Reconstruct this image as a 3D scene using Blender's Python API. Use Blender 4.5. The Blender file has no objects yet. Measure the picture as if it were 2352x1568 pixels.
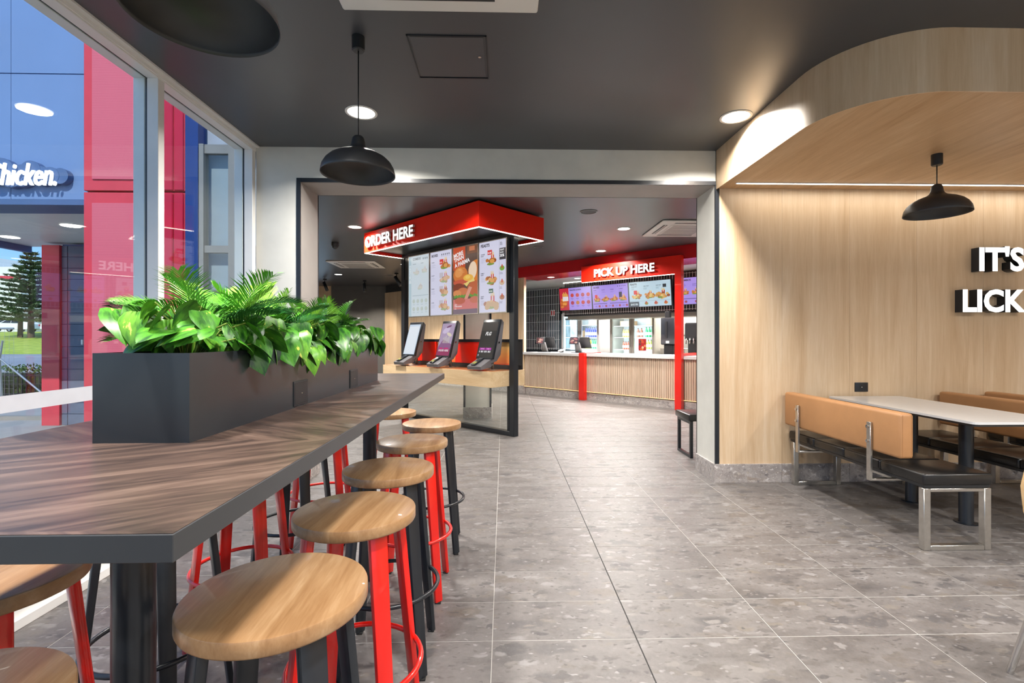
import bpy, bmesh, math, random
from mathutils import Vector, Matrix, Euler
random.seed(7)
R = math.radians
SC = bpy.context.scene
COL = SC.collection

# ------------------------------------------------------------------ camera
F = 1127.0
TH = math.atan(28 / F)
cam_d = bpy.data.cameras.new('camera')
cam_d.sensor_width = 36.0
cam_d.lens = F / 2352 * 36.0
cam_d.shift_x = -8 / 2352
cam_d.shift_y = -7 / 2352
cam_d.clip_start = 0.05
cam_d.clip_end = 800
cam = bpy.data.objects.new('camera', cam_d)
cam.location = (0, 0, 1.25)
cam.rotation_euler = (R(90), 0, -TH)
COL.objects.link(cam)
SC.camera = cam

# ------------------------------------------------------------------ colour management, world, sun
SC.view_settings.view_transform = 'Standard'
SC.view_settings.look = 'None'
SC.view_settings.gamma = 1
SC.view_settings.use_curve_mapping = False
SC.view_settings.exposure = 0.36
SC.cycles.max_bounces = 8
SC.cycles.diffuse_bounces = 4
SC.cycles.glossy_bounces = 4
SC.cycles.transparent_max_bounces = 12
SC.cycles.caustics_reflective = False
SC.cycles.caustics_refractive = False
SC.cycles.sample_clamp_indirect = 4.0

W = bpy.data.worlds.new('sky')
SC.world = W
W.use_nodes = True
nt = W.node_tree
bg = nt.nodes['Background']
tcw = nt.nodes.new('ShaderNodeTexCoord')
spw = nt.nodes.new('ShaderNodeSeparateXYZ')
nt.links.new(tcw.outputs['Generated'], spw.inputs[0])
rw = nt.nodes.new('ShaderNodeValToRGB')
ew = rw.color_ramp.elements
ew[0].position, ew[0].color = 0.0, (.50, .70, .92, 1)
ew[1].position, ew[1].color = 0.9, (.13, .27, .60, 1)
e3 = ew.new(.12)
e3.color = (.22, .44, .80, 1)
nt.links.new(spw.outputs[2], rw.inputs[0])
nt.links.new(rw.outputs[0], bg.inputs[0])
SKY = 1.35
bg.inputs[1].default_value = SKY
sun_d = bpy.data.lights.new('sun', 'SUN')
sun_d.energy = 3.3
sun_d.angle = R(0.6)
sun_d.color = (1, .955, .88)
sun = bpy.data.objects.new('sun', sun_d)
sun.rotation_euler = Vector((0.08, -0.76, 0.66)).to_track_quat('Z', 'Y').to_euler()
sun.location = (0, -10, 20)
COL.objects.link(sun)

LAMP_W = 50.0          # strength of each recessed downlight


def downlight_lamp(x, y, z, w=None, col=(1, .95, .89), size=.17, parent=None, spread=150):
    d = bpy.data.lights.new('downlight_beam', 'AREA')
    d.shape = 'DISK'
    d.size = size
    d.energy = LAMP_W if w is None else w
    d.color = col
    d.spread = R(spread)
    o = bpy.data.objects.new('downlight_beam', d)
    o.location = (x, y, z)
    COL.objects.link(o)
    if parent:
        o.parent = parent
    return o


# ------------------------------------------------------------------ materials
MATS = {}


def newmat(name):
    m = bpy.data.materials.new(name)
    m.use_nodes = True
    n = m.node_tree
    b = n.nodes['Principled BSDF']
    return m, n, b


def lin(c):
    """sRGB 0-255 -> linear"""
    o = []
    for v in c:
        v = v / 255.0
        o.append(v / 12.92 if v <= .04045 else ((v + .055) / 1.055) ** 2.4)
    return tuple(o) + (1.0,)


def setin(b, k, v):
    if k in b.inputs:
        b.inputs[k].default_value = v


def texco(n, kind='Object', scale=(1, 1, 1), rot=(0, 0, 0)):
    if kind == 'World':
        g = n.nodes.new('ShaderNodeNewGeometry')
        src = g.outputs['Position']
    else:
        g = n.nodes.new('ShaderNodeTexCoord')
        src = g.outputs[kind]
    mp = n.nodes.new('ShaderNodeMapping')
    mp.inputs['Scale'].default_value = scale
    mp.inputs['Rotation'].default_value = rot
    n.links.new(src, mp.inputs[0])
    return mp.outputs[0]


def ramp(n, fac, stops):
    r = n.nodes.new('ShaderNodeValToRGB')
    e = r.color_ramp.elements
    while len(e) < len(stops):
        e.new(.5)
    for i, (p, c) in enumerate(stops):
        e[i].position = p
        e[i].color = c
    n.links.new(fac, r.inputs[0])
    return r.outputs[0]


def noise(n, vec, scale, detail=4, rough=.55, dist=0):
    t = n.nodes.new('ShaderNodeTexNoise')
    t.inputs['Scale'].default_value = scale
    t.inputs['Detail'].default_value = detail
    t.inputs['Roughness'].default_value = rough
    t.inputs['Distortion'].default_value = dist
    n.links.new(vec, t.inputs['Vector'])
    return t.outputs['Fac']


def bump(n, b, h, strength=.2, dist=.01):
    bp = n.nodes.new('ShaderNodeBump')
    bp.inputs['Strength'].default_value = strength
    bp.inputs['Distance'].default_value = dist
    n.links.new(h, bp.inputs['Height'])
    n.links.new(bp.outputs[0], b.inputs['Normal'])


def plain(name, col, rough=.5, metal=0, var=.06, vs=6, bmp=0, bs=150, coat=0, spec=None):
    """procedural paint / metal / plastic: colour with soft mottling and optional fine relief"""
    if name in MATS:
        return MATS[name]
    m, n, b = newmat(name)
    c = lin(col)
    v = texco(n, 'World')
    f = noise(n, v, vs, 3)
    lo = tuple(max(0, x * (1 - var)) for x in c[:3]) + (1,)
    hi = tuple(min(1, x * (1 + var)) for x in c[:3]) + (1,)
    n.links.new(ramp(n, f, [(.3, lo), (.7, hi)]), b.inputs['Base Color'])
    b.inputs['Roughness'].default_value = rough
    b.inputs['Metallic'].default_value = metal
    setin(b, 'Coat Weight', coat)
    if spec is not None:
        setin(b, 'Specular IOR Level', spec)
    if bmp:
        bump(n, b, noise(n, v, bs, 2), bmp, .002)
    MATS[name] = m
    return m


def wood(name, cols, scale, rough=.45, coords='World', rot=(0, 0, 0), fine=2.2, dist=.8, bmp=.05, coat=0, per_obj=0.0):
    """scale: per-axis stretch, small number along the grain"""
    if name in MATS:
        return MATS[name]
    m, n, b = newmat(name)
    v = texco(n, coords, scale, rot)
    if per_obj:
        oi = n.nodes.new('ShaderNodeObjectInfo')
        vm = n.nodes.new('ShaderNodeVectorMath')
        vm.operation = 'MULTIPLY_ADD'
        cx = n.nodes.new('ShaderNodeCombineXYZ')
        for i in range(3):
            n.links.new(oi.outputs['Random'], cx.inputs[i])
        n.links.new(cx.outputs[0], vm.inputs[0])
        vm.inputs[1].default_value = (per_obj, per_obj * .7, per_obj * 1.3)
        n.links.new(v, vm.inputs[2])
        v = vm.outputs[0]
    f1 = noise(n, v, 1.0, 5, .6, dist)
    f2 = noise(n, v, fine * 4, 3, .6, .2)
    mx = n.nodes.new('ShaderNodeMath')
    mx.operation = 'MULTIPLY_ADD'
    n.links.new(f2, mx.inputs[0])
    mx.inputs[1].default_value = .35
    n.links.new(f1, mx.inputs[2])
    st = [(.38 + .55 * i / (len(cols) - 1), lin(c)) for i, c in enumerate(cols)]
    n.links.new(ramp(n, mx.outputs[0], st), b.inputs['Base Color'])
    b.inputs['Roughness'].default_value = rough
    setin(b, 'Coat Weight', coat)
    if bmp:
        bump(n, b, mx.outputs[0], bmp, .003)
    MATS[name] = m
    return m


def emis(name, col, strength):
    if name in MATS:
        return MATS[name]
    m, n, b = newmat(name)
    b.inputs['Base Color'].default_value = lin(col)
    b.inputs['Emission Color'].default_value = lin(col)
    b.inputs['Emission Strength'].default_value = strength
    MATS[name] = m
    return m


def glass_mat(name, tint=(.95, .98, .97), rough=0.0, alpha_extra=0.0):
    """thin pane: clear transmission with a fresnel sheen"""
    m = bpy.data.materials.new(name)
    m.use_nodes = True
    n = m.node_tree
    n.nodes.clear()
    out = n.nodes.new('ShaderNodeOutputMaterial')
    tr = n.nodes.new('ShaderNodeBsdfTransparent')
    tr.inputs[0].default_value = tint + (1,)
    gl = n.nodes.new('ShaderNodeBsdfGlossy')
    gl.inputs['Roughness'].default_value = rough
    lw = n.nodes.new('ShaderNodeLayerWeight')
    lw.inputs[0].default_value = .5
    pw = n.nodes.new('ShaderNodeMath')
    pw.operation = 'POWER'
    pw.inputs[1].default_value = 5
    n.links.new(lw.outputs['Facing'], pw.inputs[0])
    ad = n.nodes.new('ShaderNodeMath')
    ad.operation = 'MULTIPLY_ADD'
    ad.inputs[1].default_value = .94
    ad.inputs[2].default_value = .05 + alpha_extra
    n.links.new(pw.outputs[0], ad.inputs[0])
    mx = n.nodes.new('ShaderNodeMixShader')
    n.links.new(ad.outputs[0], mx.inputs[0])
    n.links.new(tr.outputs[0], mx.inputs[1])
    n.links.new(gl.outputs[0], mx.inputs[2])
    n.links.new(mx.outputs[0], out.inputs[0])
    return m


def attr_mat(name, emit=0.0, rough=.4, gloss=.5):
    m, n, b = newmat(name)
    a = n.nodes.new('ShaderNodeAttribute')
    a.attribute_name = 'ink'
    if not emit:
        n.links.new(a.outputs['Color'], b.inputs['Base Color'])
    else:
        b.inputs['Base Color'].default_value = (.01, .01, .01, 1)
    if emit:
        n.links.new(a.outputs['Color'], b.inputs['Emission Color'])
        b.inputs['Emission Strength'].default_value = emit
    b.inputs['Roughness'].default_value = rough
    return m


# floor conglomerate tile -------------------------------------------------
def stone_mat(name, scale=1.0, light=1.0, per_obj=True):
    m, n, b = newmat(name)
    v = texco(n, 'World')
    oi = n.nodes.new('ShaderNodeObjectInfo')
    cx = n.nodes.new('ShaderNodeCombineXYZ')
    for i in range(3):
        n.links.new(oi.outputs['Random'], cx.inputs[i])
    vm = n.nodes.new('ShaderNodeVectorMath')
    vm.operation = 'MULTIPLY_ADD'
    n.links.new(cx.outputs[0], vm.inputs[0])
    vm.inputs[1].default_value = (31, 17, 9) if per_obj else (0, 0, 0)
    n.links.new(v, vm.inputs[2])
    v = vm.outputs[0]
    # warp
    nz = n.nodes.new('ShaderNodeTexNoise')
    nz.inputs['Scale'].default_value = 16 * scale
    nz.inputs['Detail'].default_value = 3
    n.links.new(v, nz.inputs['Vector'])
    wv = n.nodes.new('ShaderNodeVectorMath')
    wv.operation = 'MULTIPLY_ADD'
    n.links.new(nz.outputs['Color'], wv.inputs[0])
    wv.inputs[1].default_value = (.09, .06, .05)
    n.links.new(v, wv.inputs[2])
    mp = n.nodes.new('ShaderNodeMapping')
    mp.inputs['Scale'].default_value = (.6, 1.25, 1.0)
    mp.inputs['Rotation'].default_value = (0, 0, R(12))
    n.links.new(wv.outputs[0], mp.inputs[0])
    k = light
    g = lambda r, gg, bb: lin((r * k * .985, gg * k * 1.0, bb * k * 1.03))

    def mixc(a, c, fac):
        mx = n.nodes.new('ShaderNodeMix')
        mx.data_type = 'RGBA'
        if isinstance(fac, float):
            mx.inputs[0].default_value = fac
        else:
            n.links.new(fac, mx.inputs[0])
        n.links.new(a, mx.inputs[6]) if not isinstance(a, tuple) else setattr(mx.inputs[6], 'default_value', a)
        n.links.new(c, mx.inputs[7]) if not isinstance(c, tuple) else setattr(mx.inputs[7], 'default_value', c)
        return mx.outputs[2]

    def clasts(sc_, lo, hi, thr):
        """scattered stone chips: voronoi cells picked by their random colour, soft ragged edge"""
        vo = n.nodes.new('ShaderNodeTexVoronoi')
        vo.inputs['Scale'].default_value = sc_
        n.links.new(mp.outputs[0], vo.inputs['Vector'])
        sep = n.nodes.new('ShaderNodeSeparateColor')
        n.links.new(vo.outputs['Color'], sep.inputs[0])
        pick = ramp(n, sep.outputs[0], [(thr, (1, 1, 1, 1)), (thr + .001, (0, 0, 0, 1))])
        edge = ramp(n, vo.outputs['Distance'], [(lo, (1, 1, 1, 1)), (hi, (0, 0, 0, 1))])
        ml = n.nodes.new('ShaderNodeMath')
        ml.operation = 'MULTIPLY'
        n.links.new(pick, ml.inputs[0])
        n.links.new(edge, ml.inputs[1])
        return ml.outputs[0], sep.outputs[1]
    f0 = noise(n, mp.outputs[0], 5.5 * scale, 8, .68, .6)
    basec = ramp(n, f0, [(.30, g(106, 99, 94)), (.44, g(134, 126, 120)), (.56, g(150, 142, 135)), (.70, g(170, 162, 155))])
    m1, r1 = clasts(11 * scale, .36, .62, .26)
    c1 = mixc(basec, ramp(n, r1, [(0, g(92, 88, 88)), (.4, g(118, 112, 109)), (.75, g(128, 114, 100)), (1, g(168, 162, 156))]), m1)
    m2, r2 = clasts(27 * scale, .34, .6, .36)
    c2 = mixc(c1, ramp(n, r2, [(0, g(84, 80, 80)), (.35, g(116, 108, 103)), (.7, g(150, 138, 122)), (.9, g(184, 178, 172))]), m2)
    m3, r3 = clasts(70 * scale, .3, .55, .35)
    c2b = mixc(c2, ramp(n, r3, [(0, g(92, 86, 84)), (.6, g(136, 126, 116)), (1, g(196, 190, 184))]), m3)
    fine = ramp(n, noise(n, v, 60 * scale, 5, .75), [(.3, g(110, 104, 100)), (.7, g(178, 170, 163))])
    c3 = mixc(c2b, fine, .25)
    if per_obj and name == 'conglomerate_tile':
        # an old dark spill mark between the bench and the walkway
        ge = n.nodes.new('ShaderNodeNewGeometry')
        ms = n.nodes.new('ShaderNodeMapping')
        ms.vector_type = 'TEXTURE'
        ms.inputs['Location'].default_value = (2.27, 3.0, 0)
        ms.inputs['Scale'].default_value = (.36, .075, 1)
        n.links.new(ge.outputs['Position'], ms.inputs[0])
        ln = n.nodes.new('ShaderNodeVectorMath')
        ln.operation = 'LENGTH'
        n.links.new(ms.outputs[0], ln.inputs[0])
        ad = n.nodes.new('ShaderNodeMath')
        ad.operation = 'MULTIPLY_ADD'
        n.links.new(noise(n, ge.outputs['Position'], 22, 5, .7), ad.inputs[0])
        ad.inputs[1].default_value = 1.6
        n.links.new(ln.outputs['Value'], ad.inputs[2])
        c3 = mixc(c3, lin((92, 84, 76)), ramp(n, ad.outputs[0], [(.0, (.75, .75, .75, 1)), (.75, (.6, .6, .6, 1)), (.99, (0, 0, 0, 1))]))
    n.links.new(c3, b.inputs['Base Color'])
    rr = ramp(n, f0, [(.3, (.36, .36, .36, 1)), (.7, (.5, .5, .5, 1))])
    n.links.new(rr, b.inputs['Roughness'])
    bump(n, b, noise(n, v, 90, 3), .04, .002)
    return m


# chevron walnut table top ------------------------------------------------
def walnut_mat():
    m, n, b = newmat('walnut_chevron')
    g = n.nodes.new('ShaderNodeNewGeometry')
    sp = n.nodes.new('ShaderNodeSeparateXYZ')
    n.links.new(g.outputs['Position'], sp.inputs[0])

    def M(op, a, c=None, d=None):
        t = n.nodes.new('ShaderNodeMath')
        t.operation = op
        for i, x in enumerate((a, c, d)):
            if x is None:
                continue
            if isinstance(x, (int, float)):
                t.inputs[i].default_value = x
            else:
                n.links.new(x, t.inputs[i])
        return t.outputs[0]
    tri = M('PINGPONG', M('ADD', sp.outputs[1], 10 - .88 + .02), .46)
    across = M('MULTIPLY_ADD', tri, 1.15, M('MULTIPLY', sp.outputs[0], .75))
    along = M('SUBTRACT', sp.outputs[0], tri)
    cell = M('FLOOR', M('DIVIDE', M('ADD', sp.outputs[1], 10 - .88 + .02), .46))
    cx = n.nodes.new('ShaderNodeCombineXYZ')
    n.links.new(M('MULTIPLY', across, 16), cx.inputs[0])
    n.links.new(M('MULTIPLY', along, 1.6), cx.inputs[1])
    n.links.new(M('MULTIPLY', cell, 3.7), cx.inputs[2])
    f1 = noise(n, cx.outputs[0], 1.0, 5, .62, .9)
    f2 = noise(n, cx.outputs[0], 7, 3, .6)
    fa = M('MULTIPLY_ADD', f2, .3, f1)
    n.links.new(ramp(n, fa, [(.42, lin((34, 26, 24))), (.58, lin((58, 46, 41))), (.72, lin((80, 64, 56))), (.88, lin((104, 86, 76)))]), b.inputs['Base Color'])
    b.inputs['Roughness'].default_value = .34
    bump(n, b, fa, .04, .002)
    return m


M_ceil = plain('ceiling_black_satin', (70, 72, 76), .35, var=.04, vs=2)
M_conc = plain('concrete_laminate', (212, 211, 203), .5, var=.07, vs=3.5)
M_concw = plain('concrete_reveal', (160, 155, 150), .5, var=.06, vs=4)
M_black = plain('black_powder_coat', (26, 28, 31), .38, var=.1, bmp=.15, bs=400)
M_blackm = plain('black_satin_metal', (30, 34, 40), .3, var=.08)
M_red = plain('red_enamel', (216, 22, 10), .3, var=.03, coat=.4)
M_redw = plain('red_gloss_panel', (238, 34, 14), .34, var=.03)
M_alu = plain('white_aluminium', (232, 232, 230), .35, metal=0, var=.03)
M_white = plain('white_plastic', (226, 226, 222), .4, var=.02)
M_steel = plain('brushed_steel', (190, 186, 180), .28, metal=.95, var=.08, vs=30)
M_satin = plain('satin_steel_panel', (176, 172, 162), .38, metal=.35, var=.06)
M_chrome = plain('polished_steel', (205, 203, 200), .16, metal=1, var=.05)
M_grey = plain('mid_grey_paint', (118, 118, 118), .5)
M_dark = plain('dark_charcoal', (46, 46, 47), .6)
M_tan = plain('tan_vinyl', (168, 122, 80), .45, var=.05, vs=9, bmp=.2, bs=260)
M_vinyl = plain('black_vinyl', (24, 23, 23), .28, var=.2, vs=12, bmp=.35, bs=40)
M_rubber = plain('black_rubber', (18, 18, 18), .7)
M_lam = plain('white_stone_top', (206, 206, 206), .22, var=.02, vs=20)
M_grout = plain('pale_grout', (180, 177, 172), .8, var=.05, vs=12)
M_joint = plain('dark_joint_sealant', (38, 38, 38), .8)
M_stone = stone_mat('conglomerate_tile', .85, .71)
M_skirt = stone_mat('conglomerate_skirting', 1.5, 1.18)
M_oakw = wood('pale_oak_wall', [(190, 158, 122), (203, 174, 139), (213, 187, 154), (222, 200, 172)], (9, 9, .55), .42, fine=2.4)
M_oaks = wood('pale_oak_soffit', [(170, 134, 96), (185, 151, 112), (197, 165, 127), (209, 182, 147)], (9, 1.0, 1), .42, rot=(0, 0, R(-50)), fine=2.2)
M_oakh = wood('oak_worktop_edge', [(196, 164, 122), (210, 182, 142), (224, 200, 164)], (1.1, 9, 12), .4, coords='Object', fine=2)
M_slat = wood('ash_slats', [(176, 152, 130), (194, 172, 150), (208, 188, 168)], (18, 18, .8), .5)
M_seat = wood('beech_seat', [(126, 92, 58), (150, 113, 76), (166, 130, 92), (184, 152, 116)], (24, 2.2, 12), .36, coords='Object', rot=(0, 0, R(-62)), fine=1.6, dist=.5, per_obj=9, coat=.15)
M_seatd = wood('beech_seat_end_grain', [(176, 136, 92), (192, 154, 110), (206, 174, 132)], (14, 14, 30), .4, coords='Object', fine=2, per_obj=9)
M_walnut = walnut_mat()
M_edge = plain('charcoal_edge_band', (50, 52, 55), .4)
M_glass = glass_mat('window_glass')
M_glassf = glass_mat('fridge_glass', (.9, .95, .95), alpha_extra=.03)
M_frost = plain('frosted_band', (206, 210, 220), .5)
M_lamp = emis('lamp_diffuser', (255, 250, 240), 9)
M_led = emis('led_strip', (255, 246, 226), 7)
M_letter = emis('letter_face', (255, 255, 255), 1.0)
M_scr = attr_mat('screen_image', .68, .25)
M_scrw = attr_mat('screen_image_washed', .55, .25)
M_ink = attr_mat('printed_ink', 0, .4)


# ------------------------------------------------------------------ mesh builder
class MB:
    def __init__(s):
        s.bm = bmesh.new()

    def box(s, x0, x1, y0, y1, z0, z1, bev=0, mi=0, seg=1):
        g = bmesh.ops.create_cube(s.bm, size=1)
        vs = g['verts']
        for v in vs:
            v.co = Vector(((x0 + x1) / 2 + v.co.x * (x1 - x0), (y0 + y1) / 2 + v.co.y * (y1 - y0), (z0 + z1) / 2 + v.co.z * (z1 - z0)))
        fs = set()
        for v in vs:
            fs.update(v.link_faces)
        for f in fs:
            f.material_index = mi
        if bev:
            es = set()
            for v in vs:
                es.update(v.link_edges)
            bmesh.ops.bevel(s.bm, geom=list(es), offset=bev, segments=seg, profile=.5, affect='EDGES', clamp_overlap=True)
        return s

    def beam(s, p0, p1, w, h, up=(0, 0, 1), bev=0, w1=None, h1=None, mi=0):
        p0, p1 = Vector(p0), Vector(p1)
        d = (p1 - p0).normalized()
        side = d.cross(Vector(up))
        if side.length < 1e-4:
            side = d.cross(Vector((1, 0, 0)))
        side.normalize()
        u = side.cross(d).normalized()
        w1 = w if w1 is None else w1
        h1 = h if h1 is None else h1
        vs = []
        for p, ww, hh in ((p0, w, h), (p1, w1, h1)):
            for a, c in ((-1, -1), (1, -1), (1, 1), (-1, 1)):
                vs.append(s.bm.verts.new(p + side * a * ww / 2 + u * c * hh / 2))
        fs = [s.bm.faces.new([vs[i] for i in q]) for q in ((0, 1, 2, 3), (7, 6, 5, 4), (0, 4, 5, 1), (1, 5, 6, 2), (2, 6, 7, 3), (3, 7, 4, 0))]
        for f in fs:
            f.material_index = mi
        if bev:
            es = set()
            for v in vs:
                es.update(v.link_edges)
            bmesh.ops.bevel(s.bm, geom=list(es), offset=bev, segments=2, profile=.5, affect='EDGES')
        return s

    def prism(s, pts, z0, z1, mi=0, mtop=None):
        a = [s.bm.verts.new((p[0], p[1], z0)) for p in pts]
        c = [s.bm.verts.new((p[0], p[1], z1)) for p in pts]
        n = len(pts)
        s.bm.faces.new(a[::-1]).material_index = mi
        s.bm.faces.new(c).material_index = mi if mtop is None else mtop
        for i in range(n):
            s.bm.faces.new((a[i], a[(i + 1) % n], c[(i + 1) % n], c[i])).material_index = mi
        return s

    def lathe(s, prof, n=32, c=(0, 0, 0), mi=0, close=False):
        rings = []
        for r, z in prof:
            if r < 1e-5:
                rings.append([s.bm.verts.new((c[0], c[1], c[2] + z))])
            else:
                rings.append([s.bm.verts.new((c[0] + r * math.cos(2 * math.pi * i / n), c[1] + r * math.sin(2 * math.pi * i / n), c[2] + z)) for i in range(n)])
        prs = list(zip(rings, rings[1:]))
        if close:
            prs.append((rings[-1], rings[0]))
        for a, b_ in prs:
            for i in range(n):
                j = (i + 1) % n
                if len(a) == 1 and len(b_) == 1:
                    continue
                if len(a) == 1:
                    f = s.bm.faces.new((a[0], b_[j], b_[i]))
                elif len(b_) == 1:
                    f = s.bm.faces.new((a[i], a[j], b_[0]))
                else:
                    f = s.bm.faces.new((a[i], a[j], b_[j], b_[i]))
                f.material_index = mi
        return s

    def cyl(s, p0, p1, r0, r1=None, n=16, mi=0):
        r1 = r0 if r1 is None else r1
        return s.tube([p0, p1], [r0, r1], n, mi)

    def tube(s, pts, rs, n=8, mi=0, closed=False):
        pts = [Vector(p) for p in pts]
        if not isinstance(rs, (list, tuple)):
            rs = [rs] * len(pts)
        rings = []
        N = len(pts)
        ref = None
        for i, p in enumerate(pts):
            if closed:
                d = pts[(i + 1) % N] - pts[i - 1]
            else:
                d = pts[min(i + 1, N - 1)] - pts[max(i - 1, 0)]
            d.normalize()
            if ref is None:
                ref = Vector((0, 0, 1)) if abs(d.z) < .9 else Vector((1, 0, 0))
            a = d.cross(ref).normalized()
            b_ = a.cross(d).normalized()
            ref = b_
            rings.append([s.bm.verts.new(p + a * rs[i] * math.cos(2 * math.pi * k / n) + b_ * rs[i] * math.sin(2 * math.pi * k / n)) for k in range(n)])
        seq = list(zip(rings, rings[1:]))
        if closed:
            seq.append((rings[-1], rings[0]))
        for a, b_ in seq:
            for k in range(n):
                f = s.bm.faces.new((a[k], a[(k + 1) % n], b_[(k + 1) % n], b_[k]))
                f.material_index = mi
                f.smooth = True
        if not closed:
            s.bm.faces.new(rings[0][::-1]).material_index = mi
            s.bm.faces.new(rings[-1]).material_index = mi
        return s

    def ring(s, r, z, rt, n=40, k=6, c=(0, 0)):
        return s.tube([(c[0] + r * math.cos(2 * math.pi * i / n), c[1] + r * math.sin(2 * math.pi * i / n), z) for i in range(n)], rt, k, closed=True)

    def ball(s, c, r, sc=(1, 1, 1), sub=2):
        g = bmesh.ops.create_icosphere(s.bm, subdivisions=sub, radius=r)
        for v in g['verts']:
            v.co = Vector((v.co.x * sc[0] + c[0], v.co.y * sc[1] + c[1], v.co.z * sc[2] + c[2]))
        return s

    def face(s, pts, mi=0):
        f = s.bm.faces.new([s.bm.verts.new(p) for p in pts])
        f.material_index = mi
        return s

    def mesh(s, name, mats, smooth=0):
        me = bpy.data.meshes.new(name)
        bmesh.ops.recalc_face_normals(s.bm, faces=s.bm.faces[:])
        s.bm.to_mesh(me)
        s.bm.free()
        for m in (mats if isinstance(mats, (list, tuple)) else [mats]):
            me.materials.append(m)
        if smooth:
            for p in me.polygons:
                p.use_smooth = True
            if smooth < 180:
                try:
                    me.set_sharp_from_angle(angle=R(smooth))
                except Exception:
                    pass
        return me

    def done(s, name, mats, parent=None, smooth=0, loc=None, rz=0):
        return link(name, s.mesh(name, mats, smooth), parent, loc, rz)


def link(name, me, parent=None, loc=None, rz=0):
    o = bpy.data.objects.new(name, me)
    if loc is not None:
        o.location = loc
    if rz:
        o.rotation_euler = (0, 0, rz)
    if parent is not None:
        o.parent = parent
    COL.objects.link(o)
    return o


def tag(o, label=None, cat=None, group=None, kind=None):
    if label:
        o['label'] = label
    if cat:
        o['category'] = cat
    if group:
        o['group'] = group
    if kind:
        o['kind'] = kind
    return o


def thing(name, label, cat, loc=(0, 0, 0), rz=0, group=None):
    o = bpy.data.objects.new(name, None)
    o.empty_display_size = .1
    o.location = loc
    o.rotation_euler = (0, 0, rz)
    COL.objects.link(o)
    return tag(o, label, cat, group)


def dup(root, loc, rz, label, group=None):
    def cp(o, parent):
        c = o.copy()
        COL.objects.link(c)
        if parent is not None:
            c.parent = parent
        for ch in KIDS.get(o.name, []):
            cp(ch, c)
        return c
    c = cp(root, None)
    c.location = loc
    c.rotation_euler = (0, 0, rz)
    c['label'] = label
    if group:
        c['group'] = group
    return c


KIDS = {}


def index_kids(root):
    def rec(o):
        KIDS[o.name] = [c for c in o.children]
        for c in KIDS[o.name]:
            rec(c)
    rec(root)


# ------------------------------------------------------------------ text
TXT = {}


def text_geo(s, size, extrude=0.0, bold=.0, shear=0):
    key = (s, size, extrude, bold, shear)
    if key in TXT:
        return TXT[key]
    cu = bpy.data.curves.new('lettering', 'FONT')
    cu.body = s
    cu.size = size
    cu.extrude = extrude
    cu.offset = bold * size
    cu.shear = shear
    cu.resolution_u = 3
    o = bpy.data.objects.new('lettering', cu)
    COL.objects.link(o)
    dg = bpy.context.evaluated_depsgraph_get()
    dg.update()
    me = bpy.data.meshes.new_from_object(o.evaluated_get(dg))
    vs = [tuple(v.co) for v in me.vertices]
    fs = [tuple(p.vertices) for p in me.polygons]
    bpy.data.objects.remove(o)
    bpy.data.curves.remove(cu)
    bpy.data.meshes.remove(me)
    TXT[key] = (vs, fs)
    return TXT[key]


def sign_letters(text, cap_h, depth, bold, parent, width=None, face_mat=None, side_mat=None, track=0.0, z0=0.0, x0=0.0, gap=0.0):
    """extruded letters on the local XZ plane, fronts facing -Y; each letter is a part"""
    size = cap_h / .73
    full = text_geo(text, size, 0, bold)
    fx1 = max(v[0] for v in full[0])
    fx0 = min(v[0] for v in full[0])
    sx = 1.0 if width is None else width / (fx1 - fx0)
    for i, ch in enumerate(text):
        if ch == ' ':
            continue
        sub = text_geo(text[:i + 1], size, 0, bold)
        right = max(v[0] for v in sub[0])
        one = text_geo(ch, size, depth / 2, bold)
        r1 = max(v[0] for v in one[0])
        off = right - r1
        bm = bmesh.new()
        vv = [bm.verts.new((x0 + (x + off - fx0) * sx + track * i, -(z + depth / 2) - gap, z0 + y)) for x, y, z in one[0]]
        for f in one[1]:
            try:
                fc = bm.faces.new([vv[k] for k in f])
            except ValueError:
                continue
            ys = [vv[k].co.y for k in f]
            fc.material_index = 1 if max(ys) < -depth - gap + 1e-4 else 0
        me = bpy.data.meshes.new('letter')
        bm.normal_update()
        bm.to_mesh(me)
        bm.free()
        me.materials.append(side_mat or M_blackm)
        me.materials.append(face_mat or M_letter)
        link('letter', me, parent)


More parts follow.
